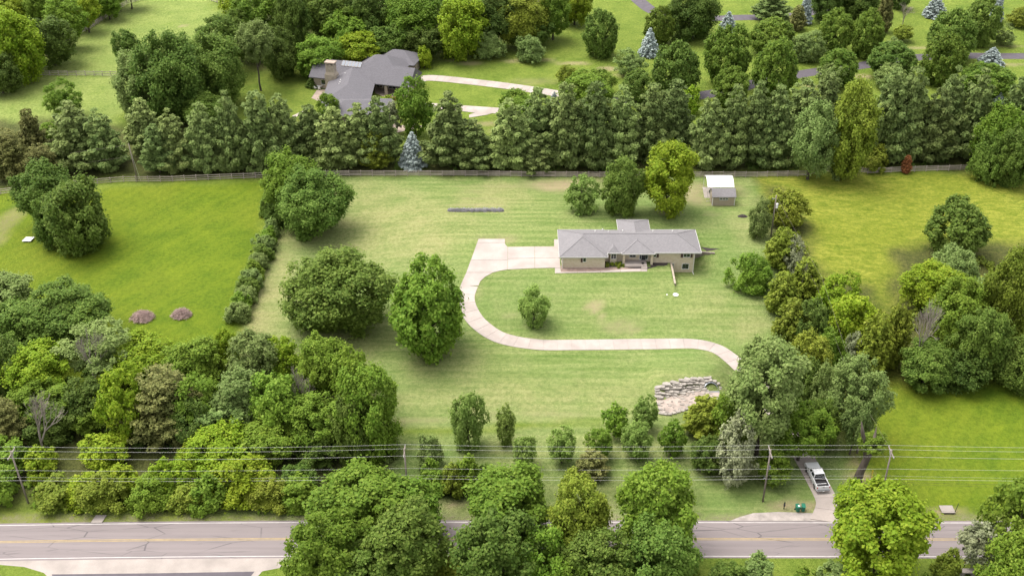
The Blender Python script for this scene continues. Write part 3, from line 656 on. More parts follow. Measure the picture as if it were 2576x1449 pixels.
structure(sheet('shed_pad', [Zs(500, 590), Zs(760, 590), Zs(760, 700), Zs(700, 860), Zs(545, 860)], M['gravelpad'], .02))
for zx, lb in ((612, 'left one of two small pale stones on the grass by the shed'), (660, 'right one of two small pale stones on the grass by the shed')):
    o = MB().cyl(0, 0, -.05, .18, .16, 7, .1).build('pale_stone', M['limestone']); o.location = at(*Zs(zx, 952)); tag(o, lb, 'stone')
p = at(*Zs(700, 730)); o = MB().box(-.3, .3, -.25, .25, 0, .5).box(-.25, .25, -.3, -.25, .45, .95).build('mower', M['darkgreen']); o.location = p; tag(bevel(o, .05), 'dark green machine parked against the shed side wall', 'mower')
p = at(*Zs(1090, 605)); o = MB().box(-.9, .9, -.8, .8, .35, .75).cyl(-.6, -.9, 0, .5, .22).cyl(.6, -.9, 0, .5, .22).box(-.5, .5, -.6, -.2, .75, 1.3).build('parked_machine', M['liner']); o.location = (p.x, p.y + 1.5, p.z); tag(bevel(o, .08), 'dark machine parked under the white carport', 'machine')

# ---------------------------------------------------------------- big slate-roofed stone house
Q = lambda x, y: (738.5 + x / 6.027, 103.0 + y / 6.027)
AX, AY, ROT = -51.4, 276.4, math.radians(-14.6)
sh = empty('stone_house', (AX, AY, 0), ROT, 'rambling stone house with dark slate-grey roofs and big chimney beyond the pines', 'house')
def loc(px, py, z):
    p = atz(px, py, z); d = Vector((p.x - AX, p.y - AY, 0)); c, s = math.cos(-ROT), math.sin(-ROT); return Vector((d.x * c - d.y * s, d.x * s + d.y * c, z))
r_ = MB(); hip(r_, 0, 27.5, -5.1, 5.1, 3.0, .627, 'x', False, False, .25); r_.build('roof', M['roof2'], sh)
r_ = MB(); hip(r_, 9.5, 22.6, 1.5, 12.2, 2.95, .58, 'x', True, True, .2); r_.build('roof', M['roof2'], sh)
r_ = MB(); hip(r_, 13.0, 24.0, 9.0, 17.5, 3.0, .55, 'x', True, True, .2); r_.build('roof', M['roof2'], sh)
def w2l(x, y): d = (x - AX, y - AY); c, s = math.cos(-ROT), math.sin(-ROT); return (d[0] * c - d[1] * s, d[0] * s + d[1] * c)
def conv(mb): mb.v = [(*w2l(x, y), z) for x, y, z in mb.v]; return mb
r_ = MB(); hip(r_, -47.2, -35.1, 254.8, 272.3, 2.9, .40, 'y', True, False, .2); conv(r_).build('roof', M['roof2'], sh)
r_ = MB(); hip(r_, -46.0, -29.6, 247.6, 258.2, 2.7, .36, 'x', True, True, .2); conv(r_).build('roof', M['roof2'], sh)
wl = MB().prism([(.9, -4.2), (15.5, -4.2), (15.5, -1.0), (26.4, -1.0), (26.4, 4.3), (.9, 4.3)], -.4, 2.8)
wl.add([(.9, -4.2, 2.8), (.9, 4.3, 2.8), (.9, 0, 5.9), (26.4, -4.2, 2.8), (26.4, 4.3, 2.8), (26.4, 0, 5.9)], [(0, 2, 1), (3, 4, 5)])
wl.prism([(10.2, 4.4), (22.0, 4.4), (22.0, 11.6), (10.2, 11.6)], -.4, 2.8).prism([(13.6, 11.7), (23.4, 11.7), (23.4, 16.9), (13.6, 16.9)], -.4, 2.85)
conv(MB()); w3 = MB().prism([(-46.4, 258.5), (-36.0, 258.5), (-36.0, 270.0), (-46.4, 270.0)], -.4, 2.75).prism([(-45.2, 248.4), (-30.4, 248.4), (-30.4, 257.5), (-45.2, 257.5)], -.4, 2.55); conv(w3)
wl.add(w3.v, w3.f); wl.build('wall', M['stonewall'], sh)
for q in ((26.6, -4.6), (21.0, -4.5), (16.3, -4.5), (27.0, 4.4)): MB().box(q[0] - .35, q[0] + .35, q[1] - .35, q[1] + .35, -.2, 2.78).build('stone_pillar', M['stonewall'], sh)
gt = MB(); 
for a, b in (((27.35, -4.9, 2.9), (27.35, 0, 5.95)), ((27.35, 4.9, 2.9), (27.35, 0, 5.95)), ((27.3, -4.6, 3.0), (27.3, 4.6, 3.0)), ((27.3, 0, 3.0), (27.3, 0, 5.9)), ((27.3, -2.4, 3.0), (27.3, 0, 4.4)), ((27.3, 2.4, 3.0), (27.3, 0, 4.4))): gt.tube([a, b], .14, 4)
gt.build('gable_truss', M['timber'], sh)
for a in (17.6, 19.4): MB().tube([(a, -4.6, 2.6), (a, -3.4, 1.6)], .1, 4).build('brace', M['timber'], sh)
# chimney with open capped top
cb = loc(*Q(572, 640), 2.3); ch = MB(); cx_, cy_ = cb.x + .1, cb.y + .3
ch.prism([(cx_ - 1.5, cy_ - .9), (cx_ + 1.6, cy_ - .9), (cx_ + 1.6, cy_ + 1.0), (cx_ - 1.5, cy_ + 1.0)], -.2, 4.6)
ch.add([(cx_ - 1.5, cy_ - .9, 4.6), (cx_ + 1.6, cy_ - .9, 4.6), (cx_ + 1.6, cy_ + 1., 4.6), (cx_ - 1.5, cy_ + 1., 4.6), (cx_ - 1.15, cy_ - .7, 5.3), (cx_ + 1.2, cy_ - .7, 5.3), (cx_ + 1.2, cy_ + .8, 5.3), (cx_ - 1.15, cy_ + .8, 5.3)], [(0, 1, 5, 4), (1, 2, 6, 5), (2, 3, 7, 6), (3, 0, 4, 7)])
ch.prism([(cx_ - 1.15, cy_ - .7), (cx_ + 1.2, cy_ - .7), (cx_ + 1.2, cy_ + .8), (cx_ - 1.15, cy_ + .8)], 5.3, 7.2)
for sx in (-1.0, .0, 1.0): ch.box(cx_ + sx - .14, cx_ + sx + .18, cy_ - .65, cy_ - .35, 7.2, 7.75); ch.box(cx_ + sx - .14, cx_ + sx + .18, cy_ + .45, cy_ + .75, 7.2, 7.75)
chm = ch.build('chimney', M['stonewall'], sh); MB().prism([(cx_ - 1.35, cy_ - .9), (cx_ + 1.4, cy_ - .9), (cx_ + 1.4, cy_ + 1.), (cx_ - 1.35, cy_ + 1.)], 7.75, 8.0).build('cap', M['patio'], chm)
for zx, zy in ((780, 495), (710, 590), (703, 622), (688, 650), (672, 535)):
    q = loc(*Q(zx, zy), 4.2); w_ = atz(*Q(zx, zy), 4.2); zz = 2.9 + .4 * max(0, w_.x + 47.2); q = loc(*Q(zx, zy), zz + .2); MB().cyl(q.x, q.y, zz - .5, zz + .25, .12, 8).build('vent_pipe', M['white'], sh)
u0, u1 = loc(*Q(762, 325), 5.6), loc(*Q(1052, 362), 5.6)
for k in range(6):
    xa = u0.x + (u1.x - u0.x) * k / 6 + .03; xb = u0.x + (u1.x - u0.x) * (k + 1) / 6 - .03; v0, v1 = -1.45, -.05; za, zb = 6.2 + .627 * v0 + .16, 6.2 + .627 * v1 + .16
    pn = MB().add([(xa, v0, za), (xb, v0, za), (xb, v1, zb), (xa, v1, zb), (xa, v0, za - .07), (xb, v0, za - .07), (xb, v1, zb - .07), (xa, v1, zb - .07)], [(0, 1, 2, 3), (7, 6, 5, 4), (4, 5, 1, 0), (5, 6, 2, 1), (6, 7, 3, 2), (7, 4, 0, 3)])
    po = pn.build('skylight', M['conc'], sh); d = .06
    MB().add([(xa + d, v0 + d, za + .627 * d + .012), (xb - d, v0 + d, za + .627 * d + .012), (xb - d, v1 - d, zb - .627 * d + .012), (xa + d, v1 - d, zb - .627 * d + .012)], [(0, 1, 2, 3)]).build('pane', M['solar'], po)
window(sh, 3.0, 4.6, -4.2, .9, 2.1); window(sh, 17.0, 18.6, -1.0, .4, 2.3, bars=1); window(sh, 20.4, 22.2, -1.0, .4, 2.3, bars=1)
structure(sheet('courtyard_paving', [Q(1215, 690), Q(1700, 700), Q(1660, 900), Q(1400, 890), Q(1320, 830), Q(1240, 800)], M['patio'], .03))
structure(sheet('patio', [Q(270, 870), Q(350, 755), Q(500, 735), Q(500, 890), Q(372, 918)], M['patio'], .03))
p = at(*Q(1505, 902)); o = MB().box(-1.5, 1.5, -.3, .3, 0, .75).box(-1.6, 1.6, -.36, .36, .75, .85).build('brick_planter', M['brickred']); o.location = p; tag(o, 'low red brick wall at the edge of the stone house courtyard', 'wall')
def chair(p, rz, m, lb, grp):
    t = empty('garden_chair', p, rz, lb, 'chair', grp)
    MB().box(-.28, .28, -.28, .28, .38, .44).build('seat', m, t); MB().box(-.28, .28, .24, .30, .44, .92).build('backrest', m, t)
    for x in (-.24, .24):
        for y in (-.24, .24): MB().box(x - .03, x + .03, y - .03, y + .03, 0, .38).build('leg', m, t)
    return t
tp = at(*Q(402, 718)); pt = empty('patio_table', tp, 0, 'round white patio table on the terrace left of the chimney', 'table')
MB().cyl(0, 0, .7, .76, .85, 20).build('table_top', M['white'], pt); MB().cyl(0, 0, 0, .7, .07, 8).build('leg', M['white'], pt); MB().cyl(0, 0, 0, .05, .35, 12).build('base', M['white'], pt)
for k, w in enumerate(('left of', 'behind', 'right of', 'in front of', 'at the front left of')):
    a = (PI, PI / 2, 0, -PI / 2, -2.5)[k]; chair((tp.x + 1.3 * math.cos(a), tp.y + 1.3 * math.sin(a), tp.z), a - PI / 2, M['white'], 'white patio chair standing %s the round white table' % w, 'white patio chairs')
fp = at(*Q(1615, 800)); o = MB().cyl(0, 0, 0, .4, .5, 14, .6).build('fire_bowl', M['blackp']); o.location = fp; tag(o, 'dark round fire bowl in the stone courtyard', 'fire pit')
chair((fp.x - 1.2, fp.y + .3, fp.z), PI / 2, M['blackp'], 'dark chair left of the fire bowl', 'courtyard chairs'); chair((fp.x + .9, fp.y - .2, fp.z), -PI / 2, M['timber'], 'wooden chair right of the fire bowl', 'courtyard chairs')
p = at(*Q(1400, 1320)); o = MB().box(-.32, .32, -.35, .35, .05, 1.0).box(-.34, .34, -.4, .36, 1.0, 1.08).build('wheeled_bin', M['blackp']); o.location = p; tag(bevel(o, .03), 'black bin under the small grey-leaved tree by the drive', 'bin')

# ---------------------------------------------------------------- fences
POST = mesh_only('post', MB().box(-.07, .07, -.07, .07, -.1, 1.42), M['rail']); RAIL = mesh_only('rail', MB().box(0, 1, -.025, .025, -.075, .075), M['rail'])
def fence(label, pts, rails=4, step=2.5, px=True, h=1.35, group='rail fences of the pastures'):
    P = [at(*p) if px else Vector(p) for p in pts]; root = empty('rail_fence', P[0], 0, label, 'fence', group); o = Vector(P[0]); posts = []
    for a, b in zip(P[:-1], P[1:]):
        n = max(1, round((b - a).length / step))
        for i in range(n): posts.append(a.lerp(b, i / n))
    posts.append(P[-1])
    for p in posts: p.z = h1(p.x, p.y)
    rg = random.Random(len(posts))
    for p in posts: inst('post', POST, root, p - o, rg.uniform(-.1, .1), (1, 1, h / 1.35 * rg.uniform(.96, 1.04)))
    for a, b in zip(posts[:-1], posts[1:]):
        for k in range(rails):
            z = .30 + k * (h - .38) / (rails - 1); d = b - a; r = inst('rail', RAIL, root, a - o + Vector((0, -.095, z + rg.uniform(-.02, .02))), 0, (d.length, 1, 1))
            r.rotation_euler = (0, -math.asin(max(-1, min(1, d.z / d.length))) + rg.uniform(-.006, .006), math.atan2(d.y, d.x))
    return root
fence('weathered four-rail fence along the back of the lot and the right pasture', [(820, 443), (1200, 443), (1904, 446), (2032, 443), (2060, 433), (2155, 433), (2182, 437), (2300, 432), (2443, 428), (2560, 425)])
fence('weathered rail fence in front of the pines behind the left field', [(-90, 500), (62, 482), (180, 468), (312, 458), (435, 457), (820, 443)], 3)
fence('diagonal rail fence along the wood at the top left paddock', [(72, 171), (112, 144), (174, 105), (202, 86), (228, 73), (266, 47), (298, 26), (320, 12), (362, 0), (430, -20)])
fence('grey cross fence dividing the two paddocks', [(-60, 204), (12, 197), (80, 192), (126, 191), (238, 191.6), (300, 193), (420, 196)], 3)
fence('short rail fence at the top edge above the paddock', [(470, -20), (505, -5), (560, 12)], 3)

# ---------------------------------------------------------------- utility poles and wires
def pole(x, y, hgt, label, arm=True, lean=(0, 0), cat='utility pole', thick=.15, extra=None):
    z = h1(x, y); r = empty('utility_pole', (x, y, z), 0, label, cat, 'utility poles')
    MB().tube([(0, 0, -.3), (lean[0] * .5, lean[1] * .5, hgt / 2), (lean[0], lean[1], hgt)], [thick, thick * .85, thick * .68], 8).build('post', M['pole'], r, smooth=True)
    if arm:
        MB().box(-.06 + lean[0], .06 + lean[0], -1.3, 1.3, hgt - .62, hgt - .46).build('crossarm', M['pole'], r)
        b = MB().tube([(lean[0], -.75, hgt - .6), (lean[0], 0, hgt - 1.35)], .03, 4).tube([(lean[0], .75, hgt - .6), (lean[0], 0, hgt - 1.35)], .03, 4); b.build('brace', M['steel'], r)
        for yy in (-1.2, .3, 1.2): MB().cyl(lean[0], yy, hgt - .46, hgt - .26, .06, 8, .035).build('insulator', M['white'], r)
    return r
PX = [(-126, 118.3, 10, 0), (-70.38, 118.65, 10, -.15), (-15.1, 119.1, 10, -.1), (36.55, 118.95, 10, -.1), (53.66, 118.95, 10, -.15), (112, 118.9, 10, 0)]
LBL = ['road pole beyond the left edge', 'leaning road utility pole with crossarm at the far left', 'middle road utility pole partly behind the foreground tree', 'road utility pole left of the white pickup', 'road utility pole on the right beside the broken trunk', 'road pole beyond the right edge']
for (x, y, hh_, ln), lb in zip(PX, LBL): pole(x, y, hh_, lb, True, (ln, 0))
o = None
MBp = MB().box(-.45, .05, -.06, .06, 4.55, 4.66).cyl(.16, 0, 6.3, 6.9, .14, 10)
hw_ = MBp.build('cable_bracket', M['steel'], [q for q in COL.objects if q.get('label') == LBL[3]][0])
def wire(name, label, pts, r, m, sag=.45, n=14, grp=None):
    mb = MB(); P = []
    for a, b in zip(pts[:-1], pts[1:]):
        a, b = Vector(a), Vector(b)
        s = sag * ((b - a).length / 55) ** 2
        for i in range(n): t = i / n; q = a.lerp(b, t); q.z -= 4 * s * t * (1 - t); P.append(q)
    P.append(Vector(pts[-1])); mb.tube(P, r, 4); o = mb.build(name, m); tag(o, label, 'wire', grp); return o
def run(dy, z, label, m=None, r=.012, sag=.45, sel=None, name='power_line'):
    wire(name, label, [(x + (ln if z > 8 else 0), y + dy, h1(x, y) + z) for (x, y, hh_, ln) in (sel or PX)], r, m or M['alu'], sag, grp='overhead lines along the road')
run(1.2, 9.76, 'farthest of the three crossarm wires along the road'); run(.3, 9.76, 'middle one of the three crossarm wires along the road'); run(-1.2, 9.76, 'nearest of the three crossarm wires along the road')
run(-.16, 6.5, 'pale wire hung below the crossarms along the road', sag=.3); run(-.16, 5.2, 'thin wire second from below along the road', r=.008); run(-.18, 4.6, 'thick pale wire lowest on the poles along the road', r=.015, sag=.35)
run(-.2, 4.1, 'upper one of the two black cables at the right road poles', M['cable'], .02, .6, PX[3:], 'phone_cable'); run(-.2, 3.75, 'lower one of the two black cables at the right road poles', M['cable'], .016, .7, PX[3:], 'phone_cable')
pole(53.05, 129.6, 9.2, 'old grey pole in front of the pale thin-topped tree', False, (-.2, -.3), thick=.17)
tpz = h1(51.6, 191.8); tp_ = pole(51.6, 191.5, 9.3, 'pole with a white transformer can on the right boundary', False, (-.1, 0), thick=.15)
MB().cyl(.28, -.12, 6.6, 7.5, .24, 12).cyl(.28, -.12, 7.5, 7.62, .26, 12, .12).build('transformer', M['white'], tp_); MB().box(-.8, .0, -.05, .05, 8.5, 8.62).cyl(-.75, 0, 8.3, 8.75, .07, 8).build('bracket', M['steel'], tp_)
wire('power_line', 'upper service wire running up the right boundary', [(53.5, 118.95, 9.7), (52.85, 129.3, 9.1), (54.5, 165, 9.3), (51.5, 191.5, h1(51.6, 191.5) + 9.2)], .010, M['pole'], .5)
wire('power_line', 'lower service wire running up the right boundary', [(53.5, 118.95, 7.2), (52.95, 129.4, 7.0), (54.0, 165, 7.2), (51.5, 191.5, h1(51.6, 191.5) + 6.9)], .008, M['pole'], .5)
pole(-82.69, 219.0, 9.0, 'tilted pole in front of the pines at the back of the left field', False, (-.35, 0), thick=.14)
wire('power_line', 'wire running down left from the tilted pole by the pines', [(-83.0, 219, 8.9), (-97, 221, 6.0)], .012, M['pole'], .4); wire('power_line', 'lower wire running left from the tilted pole by the pines', [(-82.9, 219, 6.2), (-96, 221, 3.4)], .012, M['pole'], .4)
wire('guy_wire', 'guy wire from the tilted pole down to the rail fence', [(-82.95, 219, 7.6), (-81.9, 218.6, .2)], .02, M['alu'], 0)

# ---------------------------------------------------------------- white pickup
tk0, tk1 = atz(2070, 1236, .4), atz(2042, 1167, 1.0); ang = math.atan2(tk1.y - tk0.y, tk1.x - tk0.x) - PI / 2
dirv = Vector((tk1.x - tk0.x, tk1.y - tk0.y, 0)).normalized(); mid = Vector((tk0.x, tk0.y, 0)) + dirv * 2.85
tk = empty('pickup_truck', (mid.x, mid.y, h1(mid.x, mid.y) + .08), ang, 'white crew cab pickup parked on the driveway near the road', 'pickup truck')
def arc(cy, r, n=9): return [(cy + r * math.cos(a), .38 + r * math.sin(a)) for a in np.linspace(0, PI, n)]
FA, RA, WR = 1.95, -1.72, .47
prof = [(-2.80, .50)] + [(y, z) for y, z in arc(RA, WR)[::-1]] + [(y, z) for y, z in arc(FA, WR)[::-1]] + [(2.72, .45), (2.86, .60), (2.84, .98), (2.6, 1.10), (1.35, 1.20), (1.2, 1.22), (-.92, 1.26), (-.98, 1.26), (-.98, .80), (-2.76, .80), (-2.80, .80)]
def extrude_profile(mb, pf, x0, x1, taper=None):
    n = len(pf); mb.add([(x0, y, z) for y, z in pf] + [(x1, y, z) for y, z in pf], [tuple(range(n)), tuple(range(2 * n - 1, n - 1, -1))] + [(i, i + n, (i + 1) % n + n, (i + 1) % n) for i in range(n)]); return mb
def profobj(name, pf, x0, x1, m, parent, bw=.03):
    o = extrude_profile(MB(), pf, x0, x1).build(name, m, parent)
    bm = bmesh.new(); bm.from_mesh(o.data); bmesh.ops.triangulate(bm, faces=[f for f in bm.faces if len(f.verts) > 4]); bmesh.ops.recalc_face_normals(bm, faces=bm.faces[:]); bm.to_mesh(o.data); bm.free(); return bevel(o, bw)
profobj('body', prof, -.97, .97, M['carwhite'], tk, .04)
for s in (-1, 1):
    pf = [(-2.80, .80), (-.98, .80), (-.98, 1.30), (-2.80, 1.30)]; profobj('bed_side', pf, min(s * .87, s * .985), max(s * .87, s * .985), M['carwhite'], tk, .03)
bevel(MB().box(-.86, .86, -2.82, -2.72, .62, 1.30).build('tailgate', M['carwhite'], tk), .02); MB().box(-.14, .14, -2.845, -2.82, 1.08, 1.15).build('handle', M['blackp'], tk)
MB().box(-.865, .865, -2.715, -.99, .805, .83).build('bed_liner', M['liner'], tk)
lin = MB()
for k in range(9): lin.box(-.8 + k * .19, -.74 + k * .19, -2.7, -1.0, .83, .85)
lin.build('bed_rib', M['blackp'], tk); MB().box(-.866, -.855, -2.71, -1.0, .83, 1.22).box(.855, .866, -2.71, -1.0, .83, 1.22).box(-.855, .855, -1.0, -.985, .83, 1.22).build('bed_wall_liner', M['liner'], tk)
# cab: tapered upper with separate glass
def frust(mb, y0, y1, y0t, y1t, w, wt, z0, z1): return mb.add([(-w, y0, z0), (w, y0, z0), (w, y1, z0), (-w, y1, z0), (-wt, y0t, z1), (wt, y0t, z1), (wt, y1t, z1), (-wt, y1t, z1)], [(3, 2, 1, 0), (4, 5, 6, 7), (0, 1, 5, 4), (1, 2, 6, 5), (2, 3, 7, 6), (3, 0, 4, 7)])
bevel(frust(MB(), -.96, 1.28, -.78, .42, .90, .70, 1.22, 1.88).build('cab', M['glass'], tk), .03)
bevel(frust(MB(), -.80, .46, -.70, .34, .725, .66, 1.84, 1.95).build('cab_roof', M['carwhite'], tk), .05)
pl = MB()
for s in (-1, 1):
    for (ya, yb, zt) in ((1.30, .45, 1.88), (.18, .14, 1.88), (-.96, -.79, 1.88)): pl.tube([(s * .905, ya, 1.22), (s * .715, yb, zt)], .055, 4)
    pl.tube([(s * .725, .45, 1.87), (s * .725, -.8, 1.87)], .05, 4)
pl.build('pillar', M['carwhite'], tk)
for s in (-1, 1):
    for cy in (RA, FA):
        w = MB().tube([(s * .72, cy, .38), (s * .99, cy, .38)], .39, 20).build('wheel', M['blackp'], tk); MB().tube([(s * .985, cy, .38), (s * 1.0, cy, .38)], .23, 12).build('rim', M['chrome'], w)
    bevel(MB().box(min(s * .97, s * 1.16), max(s * .97, s * 1.16), 1.02, 1.14, 1.16, 1.36).build('mirror', M['blackp'], tk), .02)
    MB().box(min(s * .87, s * .99), max(s * .87, s * .99), -2.85, -2.78, .92, 1.24).build('tail_light', M['red'], tk)
    MB().box(min(s * .60, s * .90), max(s * .60, s * .90), 2.80, 2.88, .76, .94).build('headlight', M['chrome'], tk)
    for ya in (.16, -.92): MB().box(min(s * .972, s * .975), max(s * .972, s * .975), ya, ya + .012, .55, 1.2).build('door_seam', M['blackp'], tk)
    MB().box(min(s * .975, s * .99), max(s * .975, s * .99), -.86, 1.25, .45, .53).build('side_step', M['blackp'], tk)
bp = bevel(MB().box(-.97, .97, -3.02, -2.83, .46, .64).build('rear_bumper', M['chrome'], tk), .03); MB().box(-.17, .17, -3.035, -3.02, .47, .62).build('licence_plate', M['white'], bp)
MB().box(-.9, .9, 2.86, 2.93, .5, .72).build('front_bumper', M['chrome'], tk)

# ---------------------------------------------------------------- bins, mailbox, markers
Zb = lambda x, y: (1931.9 + x / 6.25, 1073.3 + y / 6.25)
for (zx, zy, rz, lb) in ((466, 1345, .15, 'left green wheeled bin at the drive mouth, with a pale lid sticker'), (552, 1340, -.12, 'right green wheeled bin, the taller looking one nearer the drive')):
    p = at(*Zb(zx, zy)); b = empty('wheeled_bin', (p.x, p.y + .3, p.z), rz, lb, 'bin', 'green bins at the drive mouth')
    bevel(frust(MB(), -.30, .30, -.38, .38, .21, .26, .08, .98).build('body', M['bin'], b), .03); bevel(MB().box(-.28, .28, -.42, .40, .985, 1.06).build('lid', M['bin'], b), .02)
    if zx < 500: MB().box(-.02, .22, -.2, .1, 1.062, 1.068).build('sticker', M['white'], b)
    MB().tube([(-.25, .45, 1.02), (.25, .45, 1.02)], .025, 6).build('handle', M['bin'], b)
    for s in (-1, 1): MB().tube([(s * .22, .33, .12), (s * .29, .33, .12)], .12, 10).build('wheel', M['blackp'], b)
p = at(*Zb(248, 1290)); mbx = empty('mailbox', p, -.3, 'dark green mailbox on a post in the bed left of the bins', 'mailbox')
MB().box(-.06, .06, -.06, .06, 0, 1.35).build('post', M['darkgreen'], mbx); MB().box(-.05, .05, -.35, .3, .78, .88).build('arm', M['darkgreen'], mbx)
mm_ = MB().box(-.13, .13, -.4, .12, .88, 1.0).tube([(0, -.4, 1.0), (0, .12, 1.0)], .13, 12).build('box', M['blackp'], mbx); MB().cyl(0, 0, 1.35, 1.5, .08, 8, .02).build('finial', M['darkgreen'], mbx)
for (x0, y0, x1, y1, lb) in ((2190, 1214, 2186, 1178, 'left of the two yellow pole guards by the broken trunk'), (2192, 1215, 2189.5, 1180, 'right of the two yellow pole guards by the broken trunk')):
    p = at(x0, y0); o = MB().tube([(0, 0, 0), (-.18, 0, 2.6)], .035, 6).build('yellow_guard', M['yellow']); o.location = p; tag(o, lb, 'guy wire guard')
# road-side bits
p = at(248, 1306); o = MB().prism([(-.85, -.75), (.7, -.75), (.95, .75), (-.6, .75)], -.1, .14).build('concrete_cover', M['oldconc']); o.location = p; tag(o, 'square concrete inlet cover in the verge at lower left', 'drain cover')
p = at(2385, 1290); t = empty('storm_drain', p, 0, 'concrete storm inlet with bare soil at the right verge', 'storm drain')
MB().box(-1.0, .9, -.25, -.05, -.1, .32).box(-1.0, .9, -.05, 1.2, .22, .36).build('inlet', M['oldconc'], t); MB().box(-.9, .8, -.262, -.252, .02, .2).build('opening', M['blackp'], t)
p = at(2391, 1291); o = MB().tube([(0, 0, 0), (.2, 0, 2.0)], .05, 6).build('marker_post', M['darkgreen']); o.location = (p.x + .55, p.y, p.z); tag(o, 'dark green marker post right of the storm inlet', 'post')
t = empty('culvert_headwall', at(2432, 1447), 0, 'small stone culvert headwall below the road at lower right', 'culvert')
for (x0, x1, z0_, z1_) in ((-.9, -.5, -.3, .8), (.5, .9, -.3, .8)): bevel(MB().box(x0, x1, -.4, .3, z0_, z1_).build('side_stone', M['limestone'], t), .04)
bevel(MB().box(-.95, .95, -.45, .35, .81, 1.05).build('lintel', M['oldconc'], t), .04); MB().box(-.49, .49, .2, .28, -.3, .8).build('opening', M['blackp'], t)
p = at(2424, 1428); t = empty('object_marker', p, -.1, 'black and yellow striped road marker beside the culvert headwall', 'road marker')
MB().box(-.04, .04, -.02, .02, -.3, 1.0).build('post', M['darkgreen'], t); MB().box(-.16, .16, -.05, -.02, .85, 1.85).build('plate', M['yellow'], t)
for k in range(4): zz = .9 + .24 * k; MB().add([(-.16, -.056, zz), (.16, -.056, zz + .12), (.16, -.056, zz + .23), (-.16, -.056, zz + .11)], [(0, 1, 2, 3)]).build('stripe', M['blackp'], t)
p = at(72, 605); o = MB().prism([(-1.0, -.85), (.75, -.85), (1.0, .85), (-.75, .85)], .25, .33).box(-.7, -.6, -.5, -.4, 0, .25).box(.5, .6, .4, .5, 0, .25).box(.5, .6, -.5, -.4, 0, .25).box(-.6, -.5, .4, .5, 0, .25).build('white_board', M['white']); o.location = p; tag(o, 'white flat board on short feet under the oak in the left field', 'board')
p = at(1868, 545); o = MB().cyl(0, 0, 0, .5, 1.0, 9, .5).build('leaf_pile', M['mulch']); o.location = p; o.scale = (1.1, .7, .7); tag(o, 'small dark heap on the grass right behind the brick house', 'heap')
# brush piles
def brush(x0, y0, x1, y1, label, seed):
    rg = random.Random(seed); b = at((x0 + x1) / 2, y1 - 6); R = (x1 - x0) / 2 / proj(b)[2]; mb = MB(); b = b + Vector((0, R * .75, 0))
    mb.add([(math.cos(k * .7) * R * .8, math.sin(k * .7) * R * .6, 0) for k in range(9)] + [(math.cos(k * .7) * R * .4, math.sin(k * .7) * R * .3, R * .42) for k in range(9)] + [(0, 0, R * .5)], [(k, (k + 1) % 9, (k + 1) % 9 + 9, k + 9) for k in range(9)] + [(k + 9, (k + 1) % 9 + 9, 18) for k in range(9)])
    for _ in range(520):
        a = rg.uniform(0, 6.28); q = rg.random() ** .6; c = Vector((math.cos(a) * q * R * .9, math.sin(a) * q * R * .75, (1 - q * q) * R * .55 + .1)); d = Vector((rg.gauss(0, 1), rg.gauss(0, 1), rg.gauss(0, .35))).normalized(); L = rg.uniform(.4, 1.2)
        mb.tube([c - d * L / 2, c + Vector((0, 0, rg.uniform(-.06, .1))), c + d * L / 2], [.03, .025, .01], 3, False)
    o = mb.build('brush_pile', M['twig']); o.location = b; tag(o, label, 'brush pile', 'brush piles in the left field')
brush(318, 772, 386, 822, 'left and larger heap of dry branches in the left field', 1); brush(424, 766, 481, 812, 'right and smaller heap of dry branches in the left field', 2)

# ---------------------------------------------------------------- dry-stone wall, culvert, creek bed
creek = structure(sheet('creek_bed', [(1650, 1006), (1670, 999), (1700, 990), (1724, 982), (1770, 979), (1806, 984), (1815, 992), (1800, 1010), (1764, 1019), (1729, 1031), (1694, 1042), (1662, 1042), (1655, 1022)], M['creekbed'], .03, 0, None, .8))
cw_ = empty('dry_stone_wall', (23.5, 141.6, 0), 0, 'curved dry-stone wall of pale flat stones above the creek bed', 'stone wall')
def rock(name, c, sx, sy, sz, parent, rg, m='limestone'):
    bm = bmesh.new(); bmesh.ops.create_cube(bm, size=1.0); bmesh.ops.subdivide_edges(bm, edges=bm.edges[:], cuts=1, use_grid_fill=True)
    for v in bm.verts:
        n = v.co.length; v.co = Vector((v.co.x * sx, v.co.y * sy, v.co.z * sz)) * (1 if n < .6 else .92 if n < .8 else .82); v.co += Vector([rg.uniform(-.09, .09) * s for s in (sx, sy, sz)])
    m_ = bpy.data.meshes.new(name); bm.to_mesh(m_); bm.free(); m_.materials.append(M[m]); o = bpy.data.objects.new(name, m_); COL.objects.link(o); o.parent = parent; o.location = c; o.rotation_euler = (rg.uniform(-.12, .12), rg.uniform(-.1, .1), rg.uniform(-.3, .3)); return o
rg = random.Random(5); org = Vector((23.5, 141.6, 0))
for k in range(6):
    x = CRX0 - .2 + rg.uniform(0, .6)
    while x < CRX1 - (1.9 if k < 4 else .3):
        L = rg.uniform(.6, 1.5); y = cry(x + L / 2) - .1 + .36 * k + rg.uniform(-.12, .12); z = h1(x, y) + .02
        rock('stone', Vector((x + L / 2, y, max(z, .10 + .21 * k) + rg.uniform(-.05, .06))) - org, L * 1.02, rg.uniform(.45, .8), rg.uniform(.20, .42) if k < 5 else rg.uniform(.3, .5), cw_, rg); x += L * rg.uniform(.92, 1.08)
for _ in range(70):
    px, py = rg.uniform(1655, 1800), rg.uniform(985, 1040)
    if py > 1044 - (px - 1660) * .25: continue
    p = at(px, py); s = rg.uniform(.25, .8); rock('flagstone', (p.x, p.y, p.z + .04), s, s * rg.uniform(.6, 1), .16, creek, rg, 'ledge')
